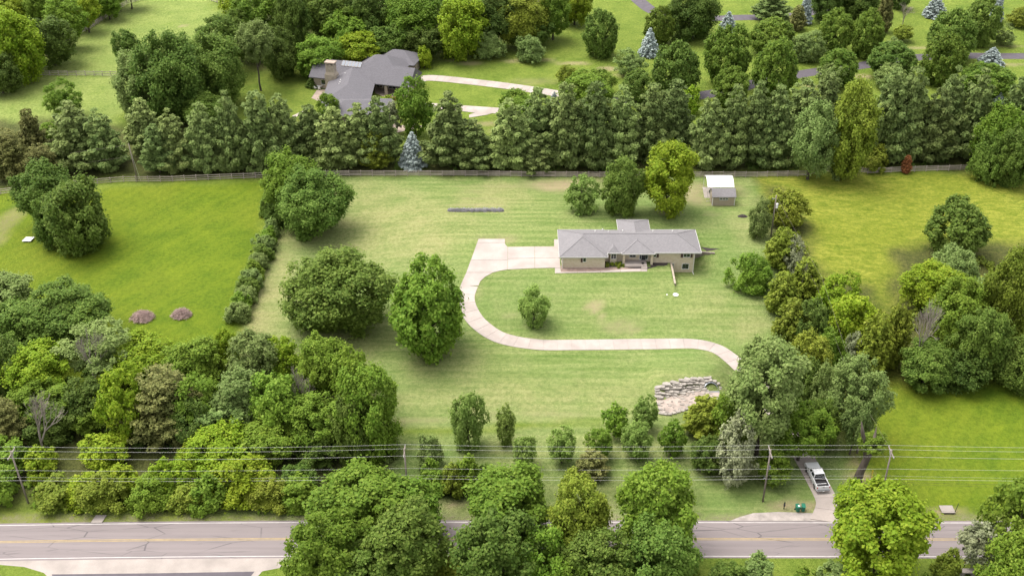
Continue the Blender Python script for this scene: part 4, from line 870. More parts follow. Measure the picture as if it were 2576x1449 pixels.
for i, (px, py) in enumerate([(1663, 1041), (1673, 1043), (1684, 1043), (1695, 1040), (1706, 1037), (1717, 1034), (1728, 1030), (1738, 1026), (1748, 1022), (1757, 1018), (1660, 1030), (1657, 1018)]):
    p = at(px, py); o = rock('border_stone', (p.x, p.y, p.z + .08), .7, .5, .36, creek, rg)
cq = at(1789, 984); t = empty('culvert_pipe', (cq.x, cq.y, h1(cq.x, cq.y - 1)), 0, 'grey steel culvert mouth at the right end of the dry-stone wall', 'culvert')
pv, pf_ = [], []
for j, yy in enumerate((0, 1.9)):
    for k in range(17): a = PI * k / 16; rr = 1.05; pv += [(math.cos(a) * rr * 1.1, yy + (.9 * math.sin(a) if j == 0 else 0), math.sin(a) * rr * .95 + .02)]
pf_ = [(k, k + 1, k + 18, k + 17) for k in range(16)]; o = mesh_obj('pipe', pv, pf_, M['steel'], t, True); sm = o.modifiers.new('t', 'SOLIDIFY'); sm.thickness = .06
mesh_obj('pipe_floor', [(-1.35, -.3, .06), (1.35, -.3, .06), (1.35, 1.9, .06), (-1.35, 1.9, .06)], [(0, 1, 2, 3)], M['steel'], t)
for k in range(9):
    a = -.2 + k * (PI + .4) / 8; rock('collar_stone', (math.cos(a) * 1.6, .4 + .9 * max(0, math.sin(a)), max(.1, math.sin(a) * 1.2)), .62, .5, .4, t, rg)
# lavender row
lv = empty('lavender_row', at(1194, 531), 0, 'long low greyish lavender hedge on the lawn behind the driveway court', 'hedge'); lorg = at(1194, 531)
# ---------------------------------------------------------------- tree builders
def fib(n):
    i = np.arange(n) + .5; ph = np.arccos(1 - 2 * i / n); th = PI * (1 + 5 ** .5) * i
    return np.stack([np.cos(th) * np.sin(ph), np.sin(th) * np.sin(ph), np.cos(ph)], 1)
def nrm(a): return a / np.maximum(np.linalg.norm(a, axis=1, keepdims=True), 1e-9)
def leaves_mesh(name, pos, nor, size, aspect, rg, axis=None):
    n = len(pos); t = rg.normal(size=(n, 3)) if axis is None else axis + rg.normal(size=(n, 3)) * .25
    t = nrm(t - nor * np.sum(t * nor, 1, keepdims=True)); u = np.cross(nor, t)
    s = size[:, None] * .5; q = []
    for (a, b) in ((-1, 0), (0, -1), (1, 0), (0, 1)):
        q.append(pos + t * s * a * aspect * rg.uniform(.75, 1.25, (n, 1)) + u * s * b * rg.uniform(.75, 1.25, (n, 1)) + nor * s * .25 * (abs(b) - .5))
    v = np.stack(q, 1).reshape(-1, 3); m = bpy.data.meshes.new(name)
    m.vertices.add(len(v)); m.vertices.foreach_set('co', v.ravel().astype(np.float32))
    m.loops.add(4 * n); m.loops.foreach_set('vertex_index', np.arange(4 * n, dtype=np.int32))
    m.polygons.add(n); m.polygons.foreach_set('loop_start', np.arange(0, 4 * n, 4, dtype=np.int32)); m.update(calc_edges=True)
    m.materials.append(LEAF['oak']); return m
def broad(seed, n_leaf, n_puff, leaf, R, pr=(.17, .30), gap=.18, zmin=-.86, rough=.2, updir=.75, inner=.25):
    """rounded crown of many leaf clumps, unit sphere, leaf sizes in metres for design radius R"""
    rg = np.random.default_rng(seed); d = fib(n_puff) + rg.normal(size=(n_puff, 3)) * .12; d = nrm(d)
    d = d[d[:, 2] > zmin]; d = d[rg.random(len(d)) > gap]
    ph = rg.uniform(0, 6.28, 6)
    lob = 1 + rough * (np.sin(2.3 * d[:, 0] + ph[0]) * np.cos(2.1 * d[:, 1] + ph[1]) + .6 * np.sin(3.7 * d[:, 2] + 2.9 * d[:, 0] + ph[2]) + .5 * np.sin(5.1 * d[:, 1] + ph[3]))
    rr = .78 * lob * rg.uniform(.84, 1.08, len(d)); c = d * rr[:, None]; c[:, :2] *= (1 - .26 * np.clip(-d[:, 2:3], 0, 1) - .05 * np.clip(d[:, 2:3], 0, 1))
    r = pr[0] + (pr[1] - pr[0]) * rg.random(len(d)) ** 1.5
    ni = int(len(d) * inner); ci = nrm(rg.normal(size=(ni, 3))) * rg.uniform(.2, .6, (ni, 1)); ci[:, 2] *= .8
    c = np.vstack([c, ci]); r = np.r_[r, rg.uniform(pr[0], pr[1], ni)]
    w = r ** 2; w /= w.sum(); k = rg.choice(len(c), n_leaf, p=w)
    o = nrm(rg.normal(size=(n_leaf, 3)) + nrm(c[k]) * .55 + np.array([0, 0, .35])); rad = np.where(rg.random((n_leaf, 1)) < .2, rg.uniform(.9, 1.55, (n_leaf, 1)), rg.uniform(.45, 1.08, (n_leaf, 1)))
    p = c[k] + o * rad * r[k][:, None] * np.array([1, 1, .82])
    nor = nrm(o * .7 + nrm(p) * .3 + np.array([0, 0, updir]) + rg.normal(size=(n_leaf, 3)) * .62)
    m = np.max(np.abs(p), 0); p = p / np.percentile(np.hypot(p[:, 0], p[:, 1]), 94 if R < 4 else 96)
    zt, zb = np.percentile(p[:, 2], 98.5), np.percentile(p[:, 2], 1.5); p[:, 2] = (p[:, 2] - zb) / (zt - zb) * 2 - 1
    return leaves_mesh('crown', p, nor, rg.uniform(.7, 1.35, n_leaf) * leaf / R, 1.25, rg)
def conifer(seed, n_leaf, R, leaf, tiers=15, nb=7, power=.8, plume=.15, upsweep=.10, thin=.42, base=.10, ragged=.22):
    rg = np.random.default_rng(seed); P = []; A = []; rads = []
    for i in range(tiers):
        t = (i + rg.uniform(.1, .9)) / tiers; rad = ((1 - t) ** power) * min(1, .55 + t / base * .45)
        az0 = rg.uniform(0, 6.28); m = max(3, int(nb * (.5 + .7 * rad)))
        for b in range(m):
            az = az0 + 2 * PI * b / m + rg.normal() * .22; L = rad * rg.uniform(1 - 2 * ragged, 1 + ragged * .5); z0 = t * 2 - 1
            for f in np.linspace(.25, 1, max(2, int(2 + 4 * L))):
                w = plume * (.65 + .5 * math.sin(PI * min(1, f * .9))) * (.6 + .5 * rad)
                P.append((math.cos(az) * L * f, math.sin(az) * L * f, z0 + upsweep * f * f * (1 + t) - .05)); A.append((math.cos(az), math.sin(az), .35 + .5 * t)); rads.append(w)
    P.append((0, 0, .96)); A.append((0, 0, 1)); rads.append(.07)
    P = np.array(P); A = nrm(np.array(A)); rads = np.array(rads)
    w = rads ** 1.6; w /= w.sum(); k = rg.choice(len(P), n_leaf, p=w)
    o = nrm(rg.normal(size=(n_leaf, 3)) + A[k] * .5 + np.array([0, 0, .25]))
    p = P[k] + o * rads[k][:, None] * rg.uniform(.4, 1.2, (n_leaf, 1)) * np.array([1, 1, .48])
    nor = nrm(o * .5 + np.array([0, 0, .9]) + rg.normal(size=(n_leaf, 3)) * .4)
    p[:, :2] /= np.percentile(np.hypot(p[:, 0], p[:, 1]), 98)
    return leaves_mesh('crown', p, nor, rg.uniform(.7, 1.3, n_leaf) * leaf / R, 1.0 / thin * .6, rg, axis=nrm(A[k] + o * .5))
def trunk_mesh(seed, limbs=8, r0=.055, split=.3):
    rg = random.Random(seed); mb = MB(); pts = [Vector((0, 0, -.02))]; a = rg.uniform(-.05, .05)
    for i in range(1, 7): pts.append(Vector((a * i * .3 + rg.uniform(-.02, .02), rg.uniform(-.03, .03), i / 6 * .92)))
    mb.tube(pts, [r0 * 1.35, r0, r0 * .85, r0 * .68, r0 * .5, r0 * .33, r0 * .15], 7)
    for k in range(limbs):
        z = rg.uniform(split, .78); az = k * 2.4 + rg.uniform(-.4, .4); L = rg.uniform(.45, .75) * (1.1 - .5 * z)
        p = Vector((0, 0, z)); q = [p]
        for s in (1, 2, 3): q.append(Vector((math.cos(az + s * .1) * L * s / 3, math.sin(az + s * .1) * L * s / 3, z + .07 * s + rg.uniform(-.02, .03))))
        rr = r0 * .5 * (1.1 - z); mb.tube(q, [rr, rr * .75, rr * .5, rr * .2], 5)
    return mesh_only('trunk', mb, M['bark'], True)
def dead_mesh(seed, depth=6, spread=.55, up=.35):
    rg = random.Random(seed); mb = MB()
    def grow(p, d, L, r, lv):
        q = p + d * L * .5 + Vector([rg.uniform(-.06, .06) * L for _ in range(3)]); e = q + d * L * .5
        mb.tube([p, q, e], [r, r * .85, r * .68], 5 if lv > 2 else 3, cap=False)
        if lv == 0: return
        for k in range(3 if lv > depth - 3 else 2 + (rg.random() < .45)):
            nd = (d + Vector([rg.uniform(-1, 1) * spread for _ in range(3)]) + Vector((0, 0, up * .3))).normalized()
            grow(e if k else q.lerp(e, rg.uniform(.6, 1)), nd, L * rg.uniform(.68, .85), r * .62, lv - 1)
    grow(Vector((0, 0, -.02)), Vector((rg.uniform(-.1, .1), 0, 1)).normalized(), .26, .028, depth)
    v = np.array([tuple(x) for x in mb.v]); top = v[:, 2].max(); s = np.percentile(np.hypot(v[:, 0], v[:, 1]), 98)
    mb.v = [(x / s, y / s, z / top) for x, y, z in mb.v]
    return mesh_only('branches', mb, M['palebark'])
P_ = {
 'huge': [broad(s, 38000, 260, .40, 9.0, (.10, .20), .12, rough=.20, inner=.18) for s in (1, 2, 3)],
 'big':  [broad(s, 22000, 165, .35, 6.0, (.10, .22), .16, rough=.17) for s in (11, 12, 13, 14, 15, 16, 17)],
 'mid':  [broad(s, 7500, 110, .28, 3.3, (.11, .24), .18, rough=.15) for s in (21, 22, 23, 24, 25)],
 'small': [broad(s, 2600, 64, .20, 1.5, (.14, .28), .16, rough=.15) for s in (31, 32, 33, 34)],
 'dense': [broad(s, 16000, 190, .30, 4.4, (.09, .17), .04, -.85, .06, inner=.12) for s in (41, 42, 43, 44)],
 'sparse': [broad(s, 6500, 110, .29, 3.5, (.09, .22), .38, rough=.30, inner=.4) for s in (51, 52, 53)],
 'shrub': [broad(s, 6500, 90, .26, 2.4, (.12, .28), .12, -.35, .24, inner=.2) for s in (61, 62, 63, 64)],
 'sparse_big': [broad(s, 15000, 170, .34, 6.5, (.08, .19), .34, rough=.28, inner=.4) for s in (54, 55)],
 'shrub_big': [broad(s, 14000, 160, .32, 5.0, (.09, .22), .12, -.35, .26, inner=.2) for s in (65, 66, 67)],
 'cedar_big': [conifer(s, 26000, 5.5, .34, 19, 10, .45, .17, .16, .5, .2, .2) for s in (94, 95)],
 'pine': [conifer(s, 30000, 4.2, .34, 12, 8, .66, .17, .20, .40, .16, .24) for s in (71, 72, 73, 74, 75, 76)],
 'spruce': [conifer(s, 12000, 2.6, .32, 17, 11, .80, .13, .03, .45, .06, .10) for s in (81, 82, 83)],
 'cedar': [conifer(s, 11000, 2.4, .30, 15, 8, .45, .22, .20, .5, .2, .2) for s in (91, 92, 93)],
}
TR = [trunk_mesh(s) for s in (1, 2, 3, 4)]; TRC = trunk_mesh(9, 0, .06)
DEAD = [dead_mesh(s) for s in (5, 8, 13)]
KIND = {  # kind: (mesh class or None for by-size, leaf material, object name, category)
 'oak': (None, 'oak', 'oak_tree', 'tree'), 'maple': (None, 'maple', 'maple_tree', 'tree'), 'lime': (None, 'lime', 'broadleaf_tree', 'tree'),
 'pale': (None, 'pale', 'broadleaf_tree', 'tree'), 'shade': (None, 'shade', 'broadleaf_tree', 'tree'), 'olive': (None, 'olive', 'broadleaf_tree', 'tree'),
 'young': (None, 'young', 'young_tree', 'tree'), 'yopen': ('sparse', 'young', 'broadleaf_tree', 'tree'),
 'grey': ('sparse', 'grey', 'broadleaf_tree', 'tree'), 'sparse': ('sparse', 'pale', 'broadleaf_tree', 'tree'), 'open': ('sparse', 'maple', 'broadleaf_tree', 'tree'),
 'linden': ('dense', 'linden', 'linden_tree', 'tree'), 'ldark': ('dense', 'oak', 'linden_tree', 'tree'),
 'pine': ('pine', 'pine', 'pine_tree', 'tree'), 'dpine': ('pine', 'darkpine', 'pine_tree', 'tree'), 'spruce': ('spruce', 'spruce', 'spruce_tree', 'tree'),
 'cedar': ('cedar', 'cedar', 'cedar_tree', 'tree'), 'ocedar': ('cedar', 'olive', 'cedar_tree', 'tree'), 'dspruce': ('spruce', 'shade', 'spruce_tree', 'tree'), 'rust': ('cedar', 'rust', 'cedar_sapling', 'small tree'),
 'shrub': ('shrub', 'maple', 'shrub', 'shrub'), 'oshrub': ('shrub', 'olive', 'shrub', 'shrub'), 'pshrub': ('shrub', 'pale', 'shrub', 'shrub'), 'lshrub': ('shrub', 'lime', 'shrub', 'shrub'), 'dshrub': ('shrub', 'oak', 'shrub', 'shrub'),
}
count = 0
G1 = G2 = G4 = ''
def tree(kind, x0, y0, x1, y1, clear, label, group=None, hv=1.0):
    """stand a tree of the given kind where its crown fills the box seen in the photograph"""
    global count; count += 1
    rg = random.Random(count * 77)
    cls, leaf, nm, cat = KIND[kind]
    con = cls in ('pine', 'spruce', 'cedar')
    if cls == 'pine': y1 = min(y1, 446)
    if cls == 'shrub' and y1 > 1284: y1 -= 12; y0 -= 2
    m_ = (x1 - x0) * (.09 if cls == 'pine' else .07 if group in (G1, G2) or (group == G4 and cls != 'shrub') else 0); x0 -= m_; x1 += m_
    cx, cy, w, hh = (x0 + x1) / 2, (y0 + y1) / 2, (x1 - x0), (y1 - y0) / 2
    b = at(cx, y1); sc = proj(b)[2]; R = w / 2 / sc; a = R; p = b
    for _ in range(6):
        th = math.atan2(CAM_H - a, p.y)
        if con:
            a = max((2 * hh / sc - .85 * R * math.sin(th)) / (2 * math.cos(th)), .7 * R); py = y0 + a * math.cos(th) * sc
        else:
            v = (hh / sc) ** 2 - (R * math.sin(th)) ** 2; a = max(math.sqrt(max(v, 0)) / math.cos(th), .62 * R)
            py = y1 - sc * math.sqrt((R * math.sin(th)) ** 2 + (a * math.cos(th)) ** 2)
        p = atz(cx, py, h1(p.x, p.y) + clear + a); q = proj(p); sc = q[2]; R = w / 2 / sc
    z0 = h1(p.x, p.y)
    root = empty(nm, (p.x, p.y, z0), rg.uniform(0, 6.28) if kind not in () else 0, label, cat, group)
    if cls is None: cls = 'huge' if R > 7.2 else 'big' if R > 4.2 else 'mid' if R > 2.0 else 'small'
    if cls in ('sparse', 'cedar', 'shrub') and R > {'sparse': 4.6, 'cedar': 3.4, 'shrub': 3.4}[cls]: cls += '_big'
    k = rg.randrange(len(P_[cls]))
    inst('crown', P_[cls][k], root, (0, 0, clear + a), 0, (R, R, a), LEAF[leaf])
    H = clear + (1.9 if con else 1.35) * a
    if not cls.startswith('shrub'): inst('trunk', TRC if con else TR[rg.randrange(4)], root, (0, 0, 0), 0, (R * (.75 if con else .95), R * (.75 if con else .95), H))
    else: inst('stem', TR[rg.randrange(4)], root, (0, 0, 0), 0, (R * .6, R * .6, a * 1.2))
    return root
G1, G2, G3, G4, G5, G6 = ('trees of the wood behind the paddock', 'trees of the wood behind the stone house', 'pines in the shelter belt behind the rail fence', 'trees of the roadside copse at left', 'lawn trees of the neighbouring estate', 'trees along the right boundary')
T = [
# wood, top left corner
('lime', -30, 30, 92, 195, 1.5, 'large yellow-green tree at the left edge, foot of the paddock fence', G1), ('lime', -40, -30, 72, 62, 3, 'yellow-green tree in the extreme upper left corner', G1),
('maple', 62, -25, 130, 60, 3, 'mid green crown between the corner tree and the brownish one', G1), ('shade', 66, 45, 178, 152, 2, 'dark bluish green tree beside the lower end of the diagonal fence', G1),
('maple', 120, 0, 205, 100, 3, 'green tree overhanging the middle of the diagonal paddock fence', G1), ('lime', 178, -30, 242, 58, 3, 'bright green tree near the bend of the diagonal fence', G1), ('maple', 232, -42, 300, 34, 2, 'tree beside the far end of the diagonal fence', G1),
('shade', 20, -60, 110, 20, 5, 'shaded crown behind the corner tree at the top left', G1), ('oak', 110, -70, 200, 20, 5, 'dark crown at the top edge behind the diagonal fence', G1), ('shade', 190, -80, 290, -5, 4, 'dark crown at the top edge above the fence bend', G1),
('shade', -50, 140, 40, 230, 1, 'low dark tree at the left edge where the cross fence ends', G1), ('oak', 292, -62, 352, 0, 3, 'dark tree above the end of the diagonal fence', G1),
# paddock trees
('open', 106, 205, 205, 292, 1.2, 'lone open green tree in the left paddock', None),
('oak', 283, 78, 350, 150, 5, 'small dark oak crown at the top left of the paddock oak clump', None), ('pale', 290, 135, 425, 290, 1, 'pale grey-green oak on the left side of the paddock clump', None), ('oak', 340, 95, 520, 300, 1, 'largest dark oak in the middle of the paddock clump', None), ('oak', 455, 95, 622, 258, 1.5, 'broad dark oak at the right side of the paddock clump', None),
('oak', 465, 240, 570, 325, 1, 'dark round oak just in front of the paddock clump', None), ('pale', 596, 58, 684, 148, 9, 'tall tree with a long bare leaning trunk left of the stone house', None),
('oak', 498, 45, 600, 165, 3, 'dark oak between the paddock clump and the wood', G2),
# wood behind stone house
('lime', 560, -30, 620, 50, 4, 'yellow-green tree at the left corner of the wood by the paddock top', G2), ('maple', 590, -25, 700, 110, 3, 'mid green tree of the wood above the tall bare trunk', G2), ('oak', 560, 35, 640, 140, 2, 'dull green tree left of the tall bare trunk', G2),
('shade', 690, -30, 780, 110, 4, 'very dark tree of the wood left of the stone house', G2), ('shade', 655, 80, 745, 190, 1, 'dark tree standing in the shade at the lawn edge, left of the stone house', G2), ('oak', 770, -25, 880, 90, 4, 'grey-green tall crown of the wood above the solar panels', G2),
('maple', 745, 95, 850, 190, .6, 'green understorey tree behind the left end of the slate roof', G2), ('maple', 820, 30, 920, 120, 3, 'green tree behind the ridge of the stone house', G2), ('shade', 880, -30, 985, 90, 4, 'dark crown at the top edge above the lime-coloured round tree', G2),
('lime', 858, 85, 948, 158, 1.5, 'round yellow-green tree right behind the solar panels', G2), ('oak', 930, 60, 1030, 140, 1.5, 'dark tree above the rear hipped roof', G2), ('maple', 965, -20, 1105, 105, 3, 'large green crown of the wood right of the dark gap', G2), ('shade', 1010, 70, 1110, 145, 1, 'dark low tree at the lawn edge behind the rear roof', G2),
('lime', 1100, 0, 1216, 140, 1, 'brightest yellow-green tree of the wood, reaching down to the lawn', G2), ('shade', 1185, -20, 1290, 100, 3, 'dark crown right of the brightest wood tree', G2), ('olive', 1250, -15, 1372, 105, 2, 'brownish olive tall crown of the wood', G2), ('shade', 1290, 50, 1385, 115, 1, 'dark foot of the wood beneath the olive crown', G2),
('maple', 1355, -25, 1430, 85, 2, 'green tree at the lower right of the wood', G2), ('lime', 1410, -40, 1485, 52, 1.5, 'last bright tree at the right end of the wood', G2),
('shade', 620, -80, 740, 10, 6, 'dark crown at the top edge above the paddock corner', G2), ('oak', 740, -90, 860, 0, 6, 'dark crown on the top edge left of centre', G2), ('oak', 860, -95, 980, -10, 6, 'crown cut by the top edge above the solar panels', G2), ('maple', 990, -95, 1110, -5, 6, 'crown cut by the top edge left of the brightest tree', G2), ('oak', 1110, -95, 1240, -5, 6, 'crown cut by the top edge behind the brightest tree', G2), ('shade', 1240, -90, 1360, -5, 6, 'crown cut by the top edge behind the olive crown', G2),
('pshrub', 1188, 80, 1272, 148, .2, 'pale olive rounded tree in front of the wood', None), ('pshrub', 1298, 92, 1378, 156, .2, 'pale olive rounded tree on the lawn at the wood corner', None), ('lime', 1048, 120, 1086, 168, .4, 'small bright tree at the right end of the rear roof', None),
# round the stone house
('dspruce', 768, 192, 806, 224, 0, 'small dark evergreen bush by the white patio table', None), ('maple', 797, 238, 852, 302, 1, 'small bright green tree in front of the stone house patio', None), ('maple', 998, 200, 1086, 328, 1.5, 'tall green tree in front of the stone house courtyard', None), ('grey', 958, 256, 1012, 326, 1, 'small grey-leaved tree left of the tall courtyard tree', None),
('spruce', 1004, 334, 1072, 432, 0, 'pale blue spruce beside the curved concrete pad', None), ('ocedar', 902, 337, 988, 434, 0, 'yellowish green cedar left of the blue spruce', None), ('dspruce', 990, 408, 1006, 434, 0, 'tiny dark cone-shaped evergreen left of the blue spruce', None),
('lshrub', 955, 243, 985, 262, 0, 'yellow-green courtyard bush of the stone house', None),
# shelter belt
('cedar', 48, 292, 112, 400, 1, 'reddish brown cedar above the left fence', G3), ('cedar', -30, 340, 75, 465, 0, 'brownish cedar at the left edge behind the rail fence', G3), ('cedar', 60, 375, 150, 470, 0, 'dull brown cedar right of the reddish one', G3), ('maple', 98, 308, 145, 350, 1, 'small bright green treetop between brown cedars and pines', G3),
('pine', 128, 282, 250, 455, 0, 'broad soft pine, first of the belt after the brown cedars', G3), ('dpine', 205, 300, 305, 462, 0, 'dark pine left of the leaning pole', G3), ('pine', 318, 268, 405, 400, 1, 'pine rising right behind the leaning pole', G3), ('dpine', 356, 330, 430, 440, 1, 'dark pine right of the leaning pole', G3),
('pine', 388, 300, 482, 460, 0, 'light green pointed pine left of the twin pointed pines', G3), ('pine', 470, 284, 556, 462, 0, 'light green pointed pine with a clear single spire', G3), ('dpine', 535, 262, 625, 452, 0, 'dark pine right of the pointed light pines', G3), ('pine', 600, 255, 705, 455, 0, 'tall soft pine behind the lot corner tree', G3), ('pine', 665, 262, 750, 420, 1, 'pale pine above the top left lot corner', G3),
('dpine', 735, 284, 830, 425, 0, 'pine below the paved patio corner', G3), ('pine', 790, 292, 890, 440, 0, 'pine in front of the slate roof of the stone house', G3), ('pine', 855, 285, 952, 430, 0, 'pine covering the lower roof corner of the stone house', G3), ('dpine', 905, 270, 1000, 430, 0, 'pine behind the yellowish cedar', G3),
('pine', 1070, 262, 1190, 436, 0, 'big pine just right of the blue spruce', G3), ('dpine', 1140, 320, 1240, 440, 0, 'lower dark pine in the gap after the big pine', G3), ('pine', 1230, 275, 1330, 440, 0, 'pine right of the grass gap', G3), ('dpine', 1300, 250, 1405, 425, 0, 'pine below the dome-shaped tree', G3), ('pine', 1305, 350, 1395, 445, 0, 'short pine low against the fence, middle of the belt', G3),
('pine', 1370, 240, 1475, 435, 0, 'pale-topped pine in the middle of the belt', G3), ('dpine', 1445, 238, 1545, 440, 0, 'dense pine left of the fenceline bright maple', G3), ('pine', 1515, 245, 1610, 430, 0, 'pine behind the two lot oaks', G3), ('dpine', 1590, 235, 1690, 420, 0, 'pine right of the pair behind the lot oaks', G3), ('pine', 1650, 228, 1745, 400, 0, 'pine behind the bright lot maple', G3),
('pine', 1738, 262, 1830, 437, 0, 'pine directly behind the white carport', G3), ('dpine', 1800, 245, 1890, 435, 0, 'pine right of the carport', G3), ('pine', 1860, 235, 1945, 425, 0, 'slim pine above the lot corner', G3), ('dpine', 1900, 245, 2000, 435, 0, 'dark pine above the top right lot corner', G3), ('dpine', 1960, 225, 2070, 400, 0, 'dark pine behind the leafy trees in the belt', G3), ('pine', 2030, 205, 2120, 380, 0, 'grey-green pine top behind the leafy trees', G3),
('pale', 1992, 268, 2105, 425, 3, 'left of the two light leafy trees standing in the pine belt', G3), ('olive', 2082, 216, 2208, 425, 3, 'right and taller of the two light leafy trees in the pine belt', G3), ('oshrub', 2165, 368, 2236, 428, 0, 'low yellow-green bush behind the right fence', G3), ('pshrub', 2085, 375, 2150, 445, 0, 'pale bush at the foot of the trunk by the fence bend', G3),
('dpine', 2180, 208, 2285, 425, 0, 'dark pine right of the leafy trees', G3), ('pine', 2235, 200, 2335, 420, 0, 'pale pine above the small rust-coloured tree', G3), ('dpine', 2300, 250, 2400, 425, 0, 'dense pine right of the rust-coloured tree', G3), ('pine', 2340, 205, 2430, 400, 0, 'tall pale pine near the right end of the fence', G3), ('dpine', 2400, 210, 2500, 415, 0, 'dark pine where the fence ends', G3),
('maple', 2455, 270, 2570, 420, 1, 'leafy green tree right of the fence end', G3), ('dpine', 2500, 215, 2610, 420, 0, 'pine cut by the right edge', G3), ('dshrub', 2440, 340, 2530, 458, 0, 'dark vine-covered bush at the end of the rail fence', G3), ('oak', 2500, 330, 2610, 462, .5, 'dense green tree cut by the right edge beside the fence end', G3), ('rust', 2268, 397, 2294, 440, 0, 'small rust-brown dead conifer at the right fence', None),
# estate lawn
('ldark', 1470, 29, 1556, 142, .2, 'dark egg-shaped linden alone near the top centre lawn', G5), ('spruce', 1609, 73, 1659, 148, 0, 'blue spruce standing free right of the lone dark linden', G5), ('sparse', 1550, 124, 1624, 184, .8, 'thin pale tree left of the free blue spruce', G5), ('linden', 1624, 20, 1696, 108, .3, 'linden right behind the free blue spruce', G5), ('shade', 1680, -35, 1808, 95, .3, 'huge dark evergreen at the top edge', G5),
('ldark', 1645, 112, 1758, 240, .2, 'dark wide linden left of the asphalt lane', G5), ('olive', 1400, 165, 1450, 210, .4, 'small olive shrub tree on the lawn above the concrete drive end', G5), ('maple', 1470, 178, 1546, 236, .6, 'green tree above the dome-shaped one', G5), ('maple', 1404, 203, 1532, 275, .3, 'wide bright dome-shaped tree at the end of the concrete drive', G5), ('oak', 1568, 177, 1646, 256, .5, 'mid-sized oak at the start of the asphalt lane', G5),
('maple', 1249, 238, 1364, 310, .3, 'dome-shaped green tree at the end of the lower concrete drive', G5), ('spruce', 1381, 232, 1407, 270, 0, 'tiny blue-grey spruce at the drive end', G5),
('spruce', 1812, 30, 1853, 84, 0, 'blue spruce right of the huge dark evergreen', G5), ('dpine', 1902, -12, 1984, 66, 0, 'dark wide conifer at the top beside the upper lane', G5), ('cedar', 1985, 24, 2030, 82, 0, 'small dull conifer left of the tall blue spruce', G5), ('spruce', 2010, -22, 2047, 64, 0, 'tall blue spruce at the top edge right of the dull conifer', G5),
('shade', 2040, -40, 2125, 48, .3, 'dark tree group member at the top, left one', G5), ('shade', 2110, -45, 2215, 40, .3, 'dark tree group member at the top, right one', G5), ('cedar', 2205, -10, 2246, 86, 0, 'tall narrow brownish cedar in the estate', G5), ('shade', 2238, -45, 2292, 20, .3, 'dark crown at the top edge right of the brownish cedar', G5),
('linden', 1774, 73, 1887, 212, .2, 'large dense linden, upper left of the lane bend', G5), ('linden', 1887, 48, 1998, 136, .3, 'wide round linden top behind the biggest lane linden', G5), ('pale', 1990, 80, 2072, 152, .4, 'paler rounded tree right of the wide linden top', G5), ('linden', 1896, 103, 2006, 247, .2, 'biggest linden standing on the near side of the lane', G5), ('linden', 2057, 30, 2146, 132, .2, 'left of two neighbouring lindens above the lane', G5), ('linden', 2144, 30, 2226, 140, .5, 'right of two neighbouring lindens above the lane', G5),
('olive', 2251, 65, 2296, 99, .8, 'small flat-topped ornamental tree on the far lawn', G5), ('sparse', 2225, 95, 2277, 137, .2, 'small thin tree left of the blue-green linden row', G5), ('spruce', 2326, -8, 2384, 50, 0, 'wide blue spruce at the top right', G5), ('ldark', 2342, 30, 2452, 150, .3, 'dark linden behind the yellow-green one at right', G5), ('ldark', 2427, -2, 2514, 112, .3, 'tall dark linden at the top right', G5), ('spruce', 2496, -25, 2529, 56, 0, 'narrow blue spruce behind the tall dark linden', G5),
('olive', 2540, 18, 2610, 68, .2, 'round olive bush cut by the right edge at the top', G5), ('sparse', 2503, 66, 2558, 112, .2, 'thin pale shrub tree near the right edge', G5), ('linden', 2324, 90, 2424, 213, .2, 'yellow-green egg-shaped linden at right of the lane', G5), ('spruce', 2466, 121, 2527, 172, 0, 'low wide blue spruce on the lane at right', G5), ('linden', 2064, 125, 2159, 212, .4, 'linden below the two neighbours, over the lane', G5), ('pale', 2058, 160, 2126, 224, .3, 'pale tree just in front of the lane linden', G5),
('ldark', 2188, 110, 2302, 197, .3, 'spreading linden where the lane straightens', G5), ('pale', 2203, 163, 2277, 222, .3, 'pale tree just in front of the spreading linden', G5), ('linden', 2421, 160, 2547, 245, .4, 'spreading tree below the low wide spruce', G5), ('spruce', 2499, 234, 2530, 268, 0, 'tiny blue spruce top over the right pines', G5), ('linden', 1794, 174, 1882, 265, .3, 'small linden on the near side of the lane, left part', G5), ('lshrub', 1697, 222, 1757, 285, .2, 'low bright spreading tree by the lane start', G5), ('olive', 2545, 215, 2620, 290, .3, 'green tree cut by the right edge above the pines', G5),
# left field and hedge
('oak', 40, 415, 190, 560, 2, 'pale-topped part-open oak beside the white board in the left field', None), ('oak', 110, 455, 275, 628, .5, 'darker lower oak next to the white board in the left field', None), ('oak', 84, 500, 170, 618, .3, 'low leafy oak touching the white board', None),
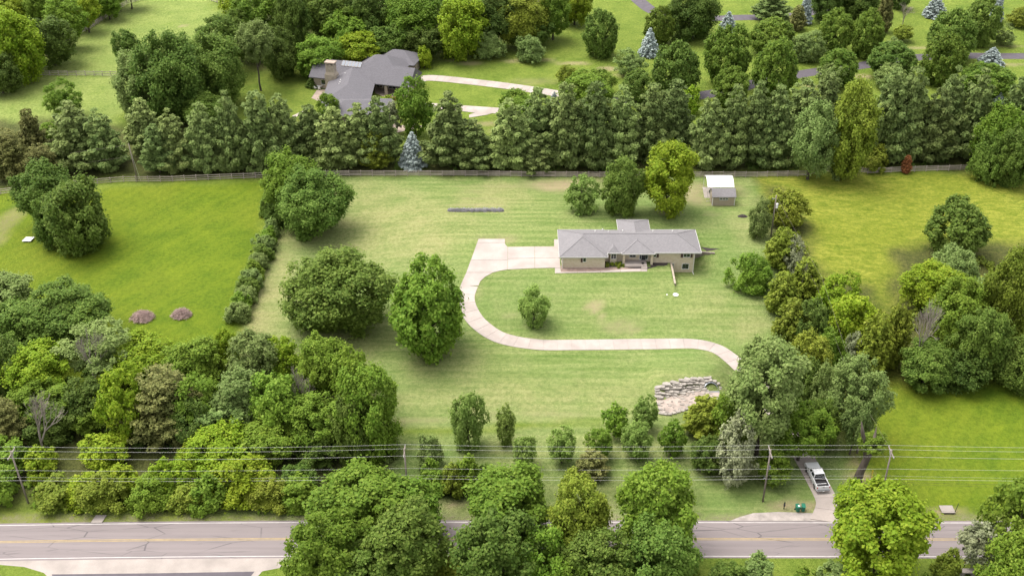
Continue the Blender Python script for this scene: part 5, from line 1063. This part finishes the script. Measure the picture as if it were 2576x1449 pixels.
('dshrub', 652, 478, 705, 545, 0, 'dark bush tucked against the field side of the lot corner tree', None), ('dshrub', 664, 531, 712, 575, 0, 'bush of the left boundary hedge, far end, under the lot corner tree', 'hedge along the left boundary'), ('pshrub', 656, 551, 705, 596, 0, 'bush of the left boundary hedge, second from the far end', 'hedge along the left boundary'), ('shrub', 647, 571, 698, 617, 0, 'bush of the left boundary hedge, third from the far end', 'hedge along the left boundary'), ('pshrub', 639, 592, 691, 639, 0, 'bush of the left boundary hedge, fourth from the far end', 'hedge along the left boundary'), ('dshrub', 630, 612, 684, 660, 0, 'bush of the left boundary hedge, fifth from the far end', 'hedge along the left boundary'), ('pshrub', 621, 633, 677, 681, 0, 'bush of the left boundary hedge, middle, palest one', 'hedge along the left boundary'), ('shrub', 613, 653, 669, 703, 0, 'bush of the left boundary hedge, sixth from the near end', 'hedge along the left boundary'), ('pshrub', 604, 674, 662, 724, 0, 'bush of the left boundary hedge, fifth from the near end', 'hedge along the left boundary'), ('dshrub', 595, 694, 654, 745, 0, 'bush of the left boundary hedge, fourth from the near end', 'hedge along the left boundary'), ('pshrub', 586, 715, 647, 767, 0, 'bush of the left boundary hedge, third from the near end', 'hedge along the left boundary'), ('shrub', 577, 735, 639, 788, 0, 'bush of the left boundary hedge, second from the near end', 'hedge along the left boundary'), ('pshrub', 568, 756, 632, 810, 0, 'bush of the left boundary hedge, near end, by the field corner', 'hedge along the left boundary'),
# lot trees
('maple', 660, 385, 800, 520, 3, 'light green crown at the top left lot corner, behind its neighbour', None), ('oak', 690, 425, 882, 592, 1, 'wide oak standing just inside the top left lot corner', None), ('oak', 720, 628, 976, 842, .3, 'biggest round oak on the lot lawn left of the driveway', None), ('maple', 972, 665, 1172, 896, .3, 'tall green tree next to the driveway bend', None),
('yopen', 1418, 437, 1507, 532, .3, 'small airy yellow-green tree behind the house near the fence', None), ('oak', 1513, 402, 1617, 538, .3, 'dark oak behind the brick house', None), ('lime', 1610, 366, 1756, 520, 2, 'tall bright maple behind the brick house', None),
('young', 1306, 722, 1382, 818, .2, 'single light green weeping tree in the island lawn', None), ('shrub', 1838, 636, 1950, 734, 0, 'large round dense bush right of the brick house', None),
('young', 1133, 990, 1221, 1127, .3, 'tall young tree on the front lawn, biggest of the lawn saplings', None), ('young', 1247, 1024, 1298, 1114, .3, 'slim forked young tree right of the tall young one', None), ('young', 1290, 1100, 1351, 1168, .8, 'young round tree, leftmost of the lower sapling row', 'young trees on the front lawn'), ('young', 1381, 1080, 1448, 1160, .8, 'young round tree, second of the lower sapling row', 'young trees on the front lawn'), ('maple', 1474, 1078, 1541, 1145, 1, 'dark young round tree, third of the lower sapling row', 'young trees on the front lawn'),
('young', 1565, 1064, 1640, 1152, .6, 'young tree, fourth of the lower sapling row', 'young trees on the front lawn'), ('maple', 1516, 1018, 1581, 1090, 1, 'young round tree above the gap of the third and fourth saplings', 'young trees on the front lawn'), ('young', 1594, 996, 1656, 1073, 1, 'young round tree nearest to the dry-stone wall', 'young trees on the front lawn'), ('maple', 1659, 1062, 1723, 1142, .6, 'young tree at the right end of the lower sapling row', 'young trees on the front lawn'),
# lot copse lower left
('pale', 580, 835, 690, 960, 4, 'light crown at the left top of the lot copse', G4), ('lime', 660, 850, 745, 955, 3, 'yellow-tinged crown at the top of the lot copse', G4), ('maple', 752, 845, 872, 985, 3, 'tall light crown above the bare tree in the lot copse', G4), ('maple', 835, 880, 930, 1030, 2, 'crown on the upper right shoulder of the lot copse', G4), ('maple', 860, 930, 1002, 1150, .5, 'big rounded tree at the right flank of the lot copse', G4), ('pale', 545, 930, 660, 1060, 3, 'greyish crown on the left flank of the lot copse', G4), ('maple', 640, 940, 760, 1080, 3, 'light green crown in the middle of the lot copse', G4), ('maple', 745, 990, 880, 1130, 2, 'crown below the bare tree in the lot copse', G4), ('pale', 500, 1000, 620, 1120, 1, 'greyish low crown at the lower left of the lot copse', G4), ('maple', 610, 1040, 740, 1160, 1, 'shaded crown in the lower middle of the lot copse', G4), ('oak', 740, 1080, 860, 1165, .5, 'shaded low crown at the foot of the lot copse', G4), ('pshrub', 940, 1092, 1002, 1152, 0, 'pale bush at the lower right foot of the lot copse', G4),
('lime', 470, 1085, 620, 1200, .5, 'yellow-green tree between copse and roadside thicket', G4), ('oak', 840, 1000, 930, 1160, .5, 'mid green crown low in the right half of the lot copse', G4),
# roadside copse left
('pale', -60, 700, 80, 810, 3, 'pale dome at the left edge above the big dark oak', G4), ('oak', -40, 750, 120, 900, 2, 'dark oak at the left edge below the pale dome', G4), ('oak', 60, 718, 250, 870, 2, 'wide dark oak leaning over the field edge at left', G4), ('shade', -50, 860, 50, 1010, 1, 'shaded tree on the left edge beside the bright one', G4), ('lime', 20, 860, 168, 1000, 2, 'bright yellow-green tree in the left wood', G4), ('sparse', 168, 812, 335, 950, 3, 'thin pale half-bare tree in the left wood', G4), ('maple', 40, 960, 180, 1075, 1, 'green tree below the bright one in the left wood', G4),
('lime', 288, 845, 445, 975, 1, 'bright tree at the field edge, middle of the left wood', G4), ('maple', 420, 843, 560, 985, 2, 'light green tree at the field edge next to the boundary', G4), ('lime', 540, 830, 600, 930, 3, 'bright crown crossing the boundary at the wood edge', G4), ('lime', 252, 930, 360, 1100, 1, 'bright narrow tree left of the brown cedar', G4), ('shade', 160, 950, 260, 1060, 1, 'dark tree behind the bare branches', G4), ('maple', 432, 945, 545, 1085, 2, 'green tree above the brown cedar', G4),
('cedar', 328, 950, 505, 1150, 0, 'large brown-green cedar in the left wood', G4), ('shade', 450, 1010, 540, 1140, 0, 'black-green tree in the gap right of the brown cedar', G4), ('cedar', -40, 1020, 65, 1150, 0, 'brownish cedar at the left edge above the road pole', G4), ('maple', 180, 1015, 262, 1088, .5, 'small dull green tree in the clearing shade', G4), ('shade', 60, 1040, 190, 1120, 0, 'dark low trees under the bare white branches', G4),
('lime', 213, 1095, 312, 1180, .3, 'bright sapling standing in the clearing by the wires', G4), ('maple', -50, 1110, 60, 1200, .3, 'bush tree left of the leaning road pole', G4), ('lshrub', 60, 1120, 150, 1200, 0, 'bright bush right of the leaning road pole', G4),
('lshrub', 160, 1185, 260, 1270, 0, 'roadside bush at the left end of the thicket', G4), ('oshrub', 195, 1205, 330, 1300, 0, 'dense roadside bush below the bright sapling', G4), ('lshrub', 260, 1160, 360, 1250, 0, 'tall bush rising behind the roadside thicket', G4), ('shrub', 320, 1190, 440, 1302, 0, 'green roadside bush in the middle of the thicket', G4), ('lshrub', 390, 1150, 490, 1250, 0, 'yellow-green bush beside the lower left lot corner', G4), ('oshrub', 420, 1215, 520, 1300, 0, 'low bush at the lower left lot corner', G4), ('lshrub', 440, 1120, 500, 1185, 0, 'bright pointed bush above the lot corner', G4),
('lshrub', 530, 1150, 700, 1285, 0, 'bright roadside bush right of the lot corner', G4), ('shrub', 480, 1195, 580, 1298, 0, 'green roadside bush between the two bright ones', G4), ('oshrub', 620, 1200, 740, 1298, 0, 'dull bush right of the bright roadside one', G4), ('shrub', 700, 1195, 800, 1290, 0, 'roadside bush left of the big foreground tree', G4), ('shrub', -60, 1180, 40, 1285, 0, 'bush at the left edge behind the leaning road pole', G4), ('oshrub', 85, 1215, 190, 1290, 0, 'low bush beside the foot of the leaning road pole', G4),
# bushes by middle pole
('pshrub', 1045, 1098, 1110, 1175, 0, 'pale pointed shrub right of the middle road pole', None), ('shrub', 1050, 1165, 1120, 1240, 0, 'scrub bush right of the middle road pole', 'scrub between the road poles'), ('oshrub', 1100, 1170, 1165, 1250, 0, 'dull rounded bush in the scrub near the middle pole', 'scrub between the road poles'), ('shrub', 1140, 1150, 1215, 1240, 0, 'bush at the right end of the scrub by the middle pole', 'scrub between the road poles'), ('dshrub', 1190, 1175, 1240, 1240, 0, 'dark bush against the centre foreground tree', 'scrub between the road poles'), ('cedar', 1450, 1145, 1530, 1215, 0, 'small brown cedar behind the centre foreground trees', None),
('dshrub', 700, 1170, 790, 1240, 0, 'dark bush in the shade left of the big foreground tree', None),
# foreground
('maple', 790, 1160, 1045, 1370, 2, 'light top of the big foreground tree left of the middle pole', 'tall trees in front of the road'), ('maple', 728, 1285, 930, 1500, 1, 'foreground tree covering the road at lower left', 'tall trees in front of the road'), ('oak', 905, 1265, 1118, 1480, 1, 'foreground tree left of the visible road gap', 'tall trees in front of the road'), ('maple', 960, 1200, 1110, 1340, 2, 'light shoulder crown right of the big foreground top', 'tall trees in front of the road'), ('oak', 790, 1350, 1000, 1540, 0, 'lowest foreground tree at lower left, cut by the frame', 'tall trees in front of the road'),
('maple', 1170, 1170, 1400, 1375, 2, 'light top of the centre foreground group', 'tall trees in front of the road'), ('oak', 1145, 1290, 1370, 1530, 1, 'dark tree right of the visible road gap', 'tall trees in front of the road'), ('olive', 1375, 1190, 1542, 1400, 2, 'brownish green tree in the centre foreground group', 'tall trees in front of the road'), ('maple', 1300, 1330, 1440, 1500, 1, 'bright crown in the middle of the centre foreground group', 'tall trees in front of the road'), ('oak', 1420, 1340, 1600, 1530, 1, 'olive-green tree low in the centre foreground group', 'tall trees in front of the road'),
('maple', 1555, 1172, 1765, 1400, 2, 'light tree at the right end of the centre group over the road', 'tall trees in front of the road'), ('oak', 1560, 1320, 1750, 1530, 1, 'dark lower tree at the right end of the centre group', 'tall trees in front of the road'), ('maple', 1380, 1400, 1500, 1540, 0, 'small crown on the bottom edge, centre', 'tall trees in front of the road'),
('lime', 2095, 1225, 2348, 1470, 3, 'bright yellow-green tree in front of the road at right', None), ('lime', 2105, 1215, 2225, 1330, 4, 'top left bough crown of the bright yellow-green road tree', None),
('maple', 2485, 1208, 2640, 1400, 2, 'green tree at the right edge over the road', None), ('grey', 2412, 1298, 2525, 1410, 2, 'thin dull tree in front of the road near the right edge', None), ('maple', 2470, 1345, 2640, 1540, 0, 'lowest tree in the bottom right corner', None),
('oshrub', 1098, 1403, 1212, 1480, 0, 'round bush at the bottom edge below the road gap', None), ('dshrub', 1785, 1412, 1870, 1490, 0, 'dark bush below the road right of the centre group', None), ('pshrub', 1870, 1396, 1945, 1480, 0, 'pale bush below the road left of the bright road tree', None), ('pshrub', 2060, 1405, 2170, 1500, 0, 'pale bush left of the bright road tree', None), ('oshrub', 2350, 1385, 2420, 1470, 0, 'bush between the bright road tree and the striped marker', None),
# right cluster on lot
('sparse', 1840, 915, 1905, 1010, 9, 'thin outer bough crown beside the end of the driveway', None), ('pale', 1828, 862, 2032, 1075, 7, 'large pale grey-green tree beside the driveway end', None), ('maple', 1950, 1012, 2092, 1150, 2, 'wide low green crown above the white pickup', None), ('grey', 1800, 1050, 1916, 1215, 0, 'silvery grey tree left of the right road pole', None), ('ocedar', 1722, 1015, 1832, 1120, 0, 'olive-brown cedar beside the dry-stone wall', None), ('maple', 1800, 985, 1900, 1120, 1, 'green tree behind the silvery tree', None), ('shade', 1740, 1100, 1820, 1190, 0, 'dark low tree left of the silvery tree', None), ('maple', 1905, 1130, 1990, 1215, .5, 'low leafy tree left of the pickup drive', None),
# right boundary
('pale', 1885, 503, 1940, 600, 0, 'willowy pale tree left of the transformer pole', G6), ('olive', 1935, 478, 2035, 572, 0, 'olive crown at the top of the right boundary row', G6), ('ocedar', 1925, 590, 2010, 690, 0, 'dull brown cedar under the transformer pole', G6), ('grey', 1968, 602, 2032, 690, 0, 'silvery grey tree on the right boundary below the transformer pole', G6), ('ocedar', 1985, 665, 2065, 770, 0, 'brown-green cedar below the silvery boundary tree', G6),
('lime', 2052, 690, 2162, 810, 1, 'bright upper crown on the right boundary', G6), ('lime', 2085, 740, 2205, 880, 1, 'brightest large tree on the right boundary', G6), ('ocedar', 1930, 700, 2010, 800, 0, 'brown cedar on the inner side of the boundary', G6), ('ocedar', 1950, 770, 2040, 880, 0, 'dark cedar between big bush and driveway end', G6), ('shade', 2000, 760, 2090, 880, 0, 'dark tree left of the brightest boundary tree', G6),
('olive', 1985, 838, 2090, 960, 1, 'green tree right of the large pale tree', G6), ('maple', 2050, 835, 2125, 935, 0, 'small bright tree in the dark gap of the boundary', G6), ('grey', 2118, 838, 2165, 915, 1, 'thin grey tree with a dead spike on the boundary', G6), ('ocedar', 2155, 812, 2245, 960, 0, 'tall olive cedar right of the thin grey tree', G6), ('pale', 2092, 908, 2232, 1080, 3, 'pale thin-topped tree above the broken trunk', G6), ('shade', 1985, 910, 2060, 1030, 0, 'dark thicket tree behind the large pale tree', G6), ('pale', 2040, 920, 2110, 1060, 0, 'dull tree just left of the pale thin-topped one', G6),
('oak', 2035, 1010, 2110, 1130, 0, 'shaded tree right of the low crown over the pickup', G6), ('pale', 2120, 1010, 2190, 1110, 3, 'lower leaves of the thin-topped tree by the leaning pole', G6),
# right side group in pasture
('ldark', 2338, 507, 2484, 645, .3, 'dark round tree alone in the right pasture', None), ('pale', 2345, 620, 2460, 730, 1, 'pale crown just below the lone dark pasture tree', None), ('lime', 2280, 672, 2440, 775, 2, 'bright yellow-green crown at the top of the pasture group', None), ('maple', 2330, 710, 2490, 880, 1, 'large green tree in the middle of the pasture group', None), ('oak', 2400, 780, 2530, 950, 1, 'dark green tree in the lower pasture group', None), ('oak', 2265, 860, 2400, 985, 0, 'dark tree at the foot of the bare one', None), ('ocedar', 2215, 780, 2290, 940, 0, 'olive cedar left of the bare pasture tree', None), ('olive', 2470, 640, 2600, 860, 1, 'brownish green tree at the right edge of the pasture group', None), ('oak', 2500, 850, 2640, 985, 0, 'dark tree at the right edge, foot of the pasture group', None), ('pale', 2430, 700, 2520, 800, 1, 'dull crown behind the large pasture tree', None), ('shade', 2370, 880, 2480, 985, 0, 'deep green tree at the lower border of the pasture group', None),
]
for t in T: tree(*t)
def snag(label):
    root = empty('broken_tree', at(2154, 1216), 0, label, 'tree')
    mb = MB(); o = root.location
    A = [o * 0, Vector((.25, .1, 2.2)), Vector((.75, .2, 4.6)), Vector((1.1, .3, 6.6))]
    mb.tube(A, [.75, .58, .52, .48], 9); mb.tube([A[2], Vector((.2, .4, 7.2)), Vector((-.6, .5, 9.6)), Vector((-1.0, .6, 11.4))], [.42, .34, .28, .06], 7)
    mb.tube([A[3], Vector((1.25, .3, 8.4)), Vector((1.2, .3, 10.6))], [.36, .26, .05], 7); mb.tube([A[3], Vector((2.3, .6, 8.0)), Vector((3.2, .8, 8.6))], [.2, .12, .05], 6)
    mb.build('trunk', M['bark'], root, smooth=True)
    inst('foliage', P_['mid'][1], root, (1.4, .5, 7.6), .4, (2.3, 1.8, 1.3), LEAF['maple']); return root
snag('thick broken trunk with a leafy tuft at the right edge of the lot')
def dead(kind, x0, y0, x1, y1, label, mi, group=None):
    """leafless tree; its foot on the ground below the middle of the box"""
    b = at((x0 + x1) / 2, y1); sc = proj(b)[2]; R = (x1 - x0) / 2 / sc
    Hh = (y1 - y0) / sc / math.cos(math.atan2(CAM_H, b.y)) * .95
    root = empty('bare_tree', b, mi * 1.3, label, 'bare tree', group)
    inst('branches', DEAD[mi], root, (0, 0, 0), 0, (R, R, Hh)); return root
dead('d', 2235, 745, 2350, 960, 'leafless grey tree standing in the pasture group', 0)
dead('d', 735, 915, 805, 1085, 'leafless pinkish tree inside the lot copse', 1)
dead('d', 45, 985, 182, 1145, 'dead white branches sticking out of the left wood', 2)
dead('d', 2248, 5, 2292, 62, 'tiny bare ornamental tree on the far estate lawn', 1)
dead('d', 2195, 885, 2210, 940, 'dead spike behind the pale thin-topped tree', 0) if False else None
dead('d', 195, 820, 300, 1000, 'half-bare grey stems inside the thin tree of the left wood', 0)
dead('d', 1985, 655, 2030, 760, 'bare forked snag beside the silvery boundary tree', 2, None)
# ---------------------------------------------------------------- lavender, flower-bed plants
for k in range(26):
    px = 1130 + k * 5.25; p = at(px, 531 + (k * 7 % 3) * .3)
    if k == 20: continue
    f_ = .85 + .3 * ((k * 37) % 10) / 10
    inst('clump', P_['small'][k % 4], lv, Vector((p.x, p.y, p.z)) - lorg + Vector((0, 0, .22)), k * 1.7, (.40 * f_, .55 * f_, .42 * f_), LEAF['lavender'])
for i, (zx, zy, r, lb) in enumerate([(820, 738, .42, 'first round yellow-green plant in the bed by the left wing corner'), (890, 722, .38, 'second round plant in the bed below the bay window'), (943, 722, .38, 'third round plant in the bed below the bay window'), (990, 728, .42, 'fourth round plant in the bed, near the hose'), (1040, 735, .3, 'fifth plant, beside the porch'), (975, 762, .3, 'small plant out on the gravel bed')]):
    p = at(*Zh(zx, zy)); t = empty('bed_plant', p, i, lb, 'plant', 'plants in the bed left of the porch'); inst('leaves', P_['shrub'][i % 4], t, (0, 0, r * .8), 0, (r, r, r * .9), LEAF['olive'])
# ---------------------------------------------------------------- undergrowth filling the woods
def undergrowth(name, polys, spacing, hmin, hmax, leaf, seed):
    rg = np.random.default_rng(seed); pos, nor, sz = [], [], []
    for poly in polys:
        P = px_poly(poly); xs_ = [p[0] for p in P]; ys_ = [p[1] for p in P]; A = (max(xs_) - min(xs_)) * (max(ys_) - min(ys_)); n = int(A / spacing ** 2)
        X = rg.uniform(min(xs_), max(xs_), n); Y = rg.uniform(min(ys_), max(ys_), n); k = polyd(X, Y, P) < -.8; X, Y = X[k], Y[k]
        for x, y in zip(X, Y):
            h = rg.uniform(hmin, hmax); r = h * rg.uniform(.7, 1.2); m = int(26 * (.6 + h / hmax)); o = nrm(rg.normal(size=(m, 3)) + np.array([0, 0, .5])); o[:, 2] = np.abs(o[:, 2])
            pos.append(np.array([x, y, h1(x, y)]) + o * np.array([r, r, h]) * rg.uniform(.6, 1, (m, 1))); nor.append(nrm(o + rg.normal(size=(m, 3)) * .4 + np.array([0, 0, .4]))); sz.append(rg.uniform(.3, .6, m))
    me_ = leaves_mesh(name, np.vstack(pos), np.vstack(nor), np.concatenate(sz), 1.2, rg); me_.materials[0] = LEAF[leaf]
    o = bpy.data.objects.new(name, me_); COL.objects.link(o); tag(o, None, None, None, 'stuff'); return o
o = undergrowth('undergrowth', [[(-100, 900), (60, 860), (250, 880), (560, 870), (700, 900), (980, 1000), (1000, 1140), (800, 1200), (480, 1180), (300, 1120), (150, 1130), (-100, 1180)], WOODS[1], WOODS[2]], 2.4, .5, 1.8, 'shade', 3); o['label'] = 'dark leafy undergrowth on the floor of the woods'; o['category'] = 'undergrowth'
o = undergrowth('roadside_scrub', [[(-60, 1180), (100, 1200), (500, 1200), (790, 1190), (800, 1290), (740, 1296), (180, 1296), (100, 1280), (-60, 1290)]], 1.5, .4, 1.5, 'maple', 4); o['label'] = 'tangled green scrub along the near verge at left'; o['category'] = 'scrub'
o = undergrowth('roadside_scrub', [[(1020, 1185), (1240, 1175), (1240, 1240), (1030, 1245)], [(1900, 480), (1990, 490), (2050, 700), (2180, 800), (2220, 940), (2110, 1090), (2060, 1060), (1960, 740)], [(2260, 700), (2440, 640), (2640, 680), (2640, 960), (2250, 950)]], 2.0, .5, 1.6, 'olive', 6); o['label'] = 'olive scrub between the boundary trees'; o['category'] = 'scrub'
o = undergrowth('roadside_scrub', [WOODS[4]], 2.6, .3, 1.0, 'shade', 8); o['label'] = 'low dark plants at the foot of the pine belt'; o['category'] = 'scrub'
o = undergrowth('roadside_scrub', [[(1120, 1425), (1780, 1420), (2110, 1430), (2560, 1440), (2560, 1600), (700, 1600), (760, 1445)]], 1.8, .3, .9, 'maple', 9); o['label'] = 'weedy scrub below the near edge of the road'; o['category'] = 'scrub'
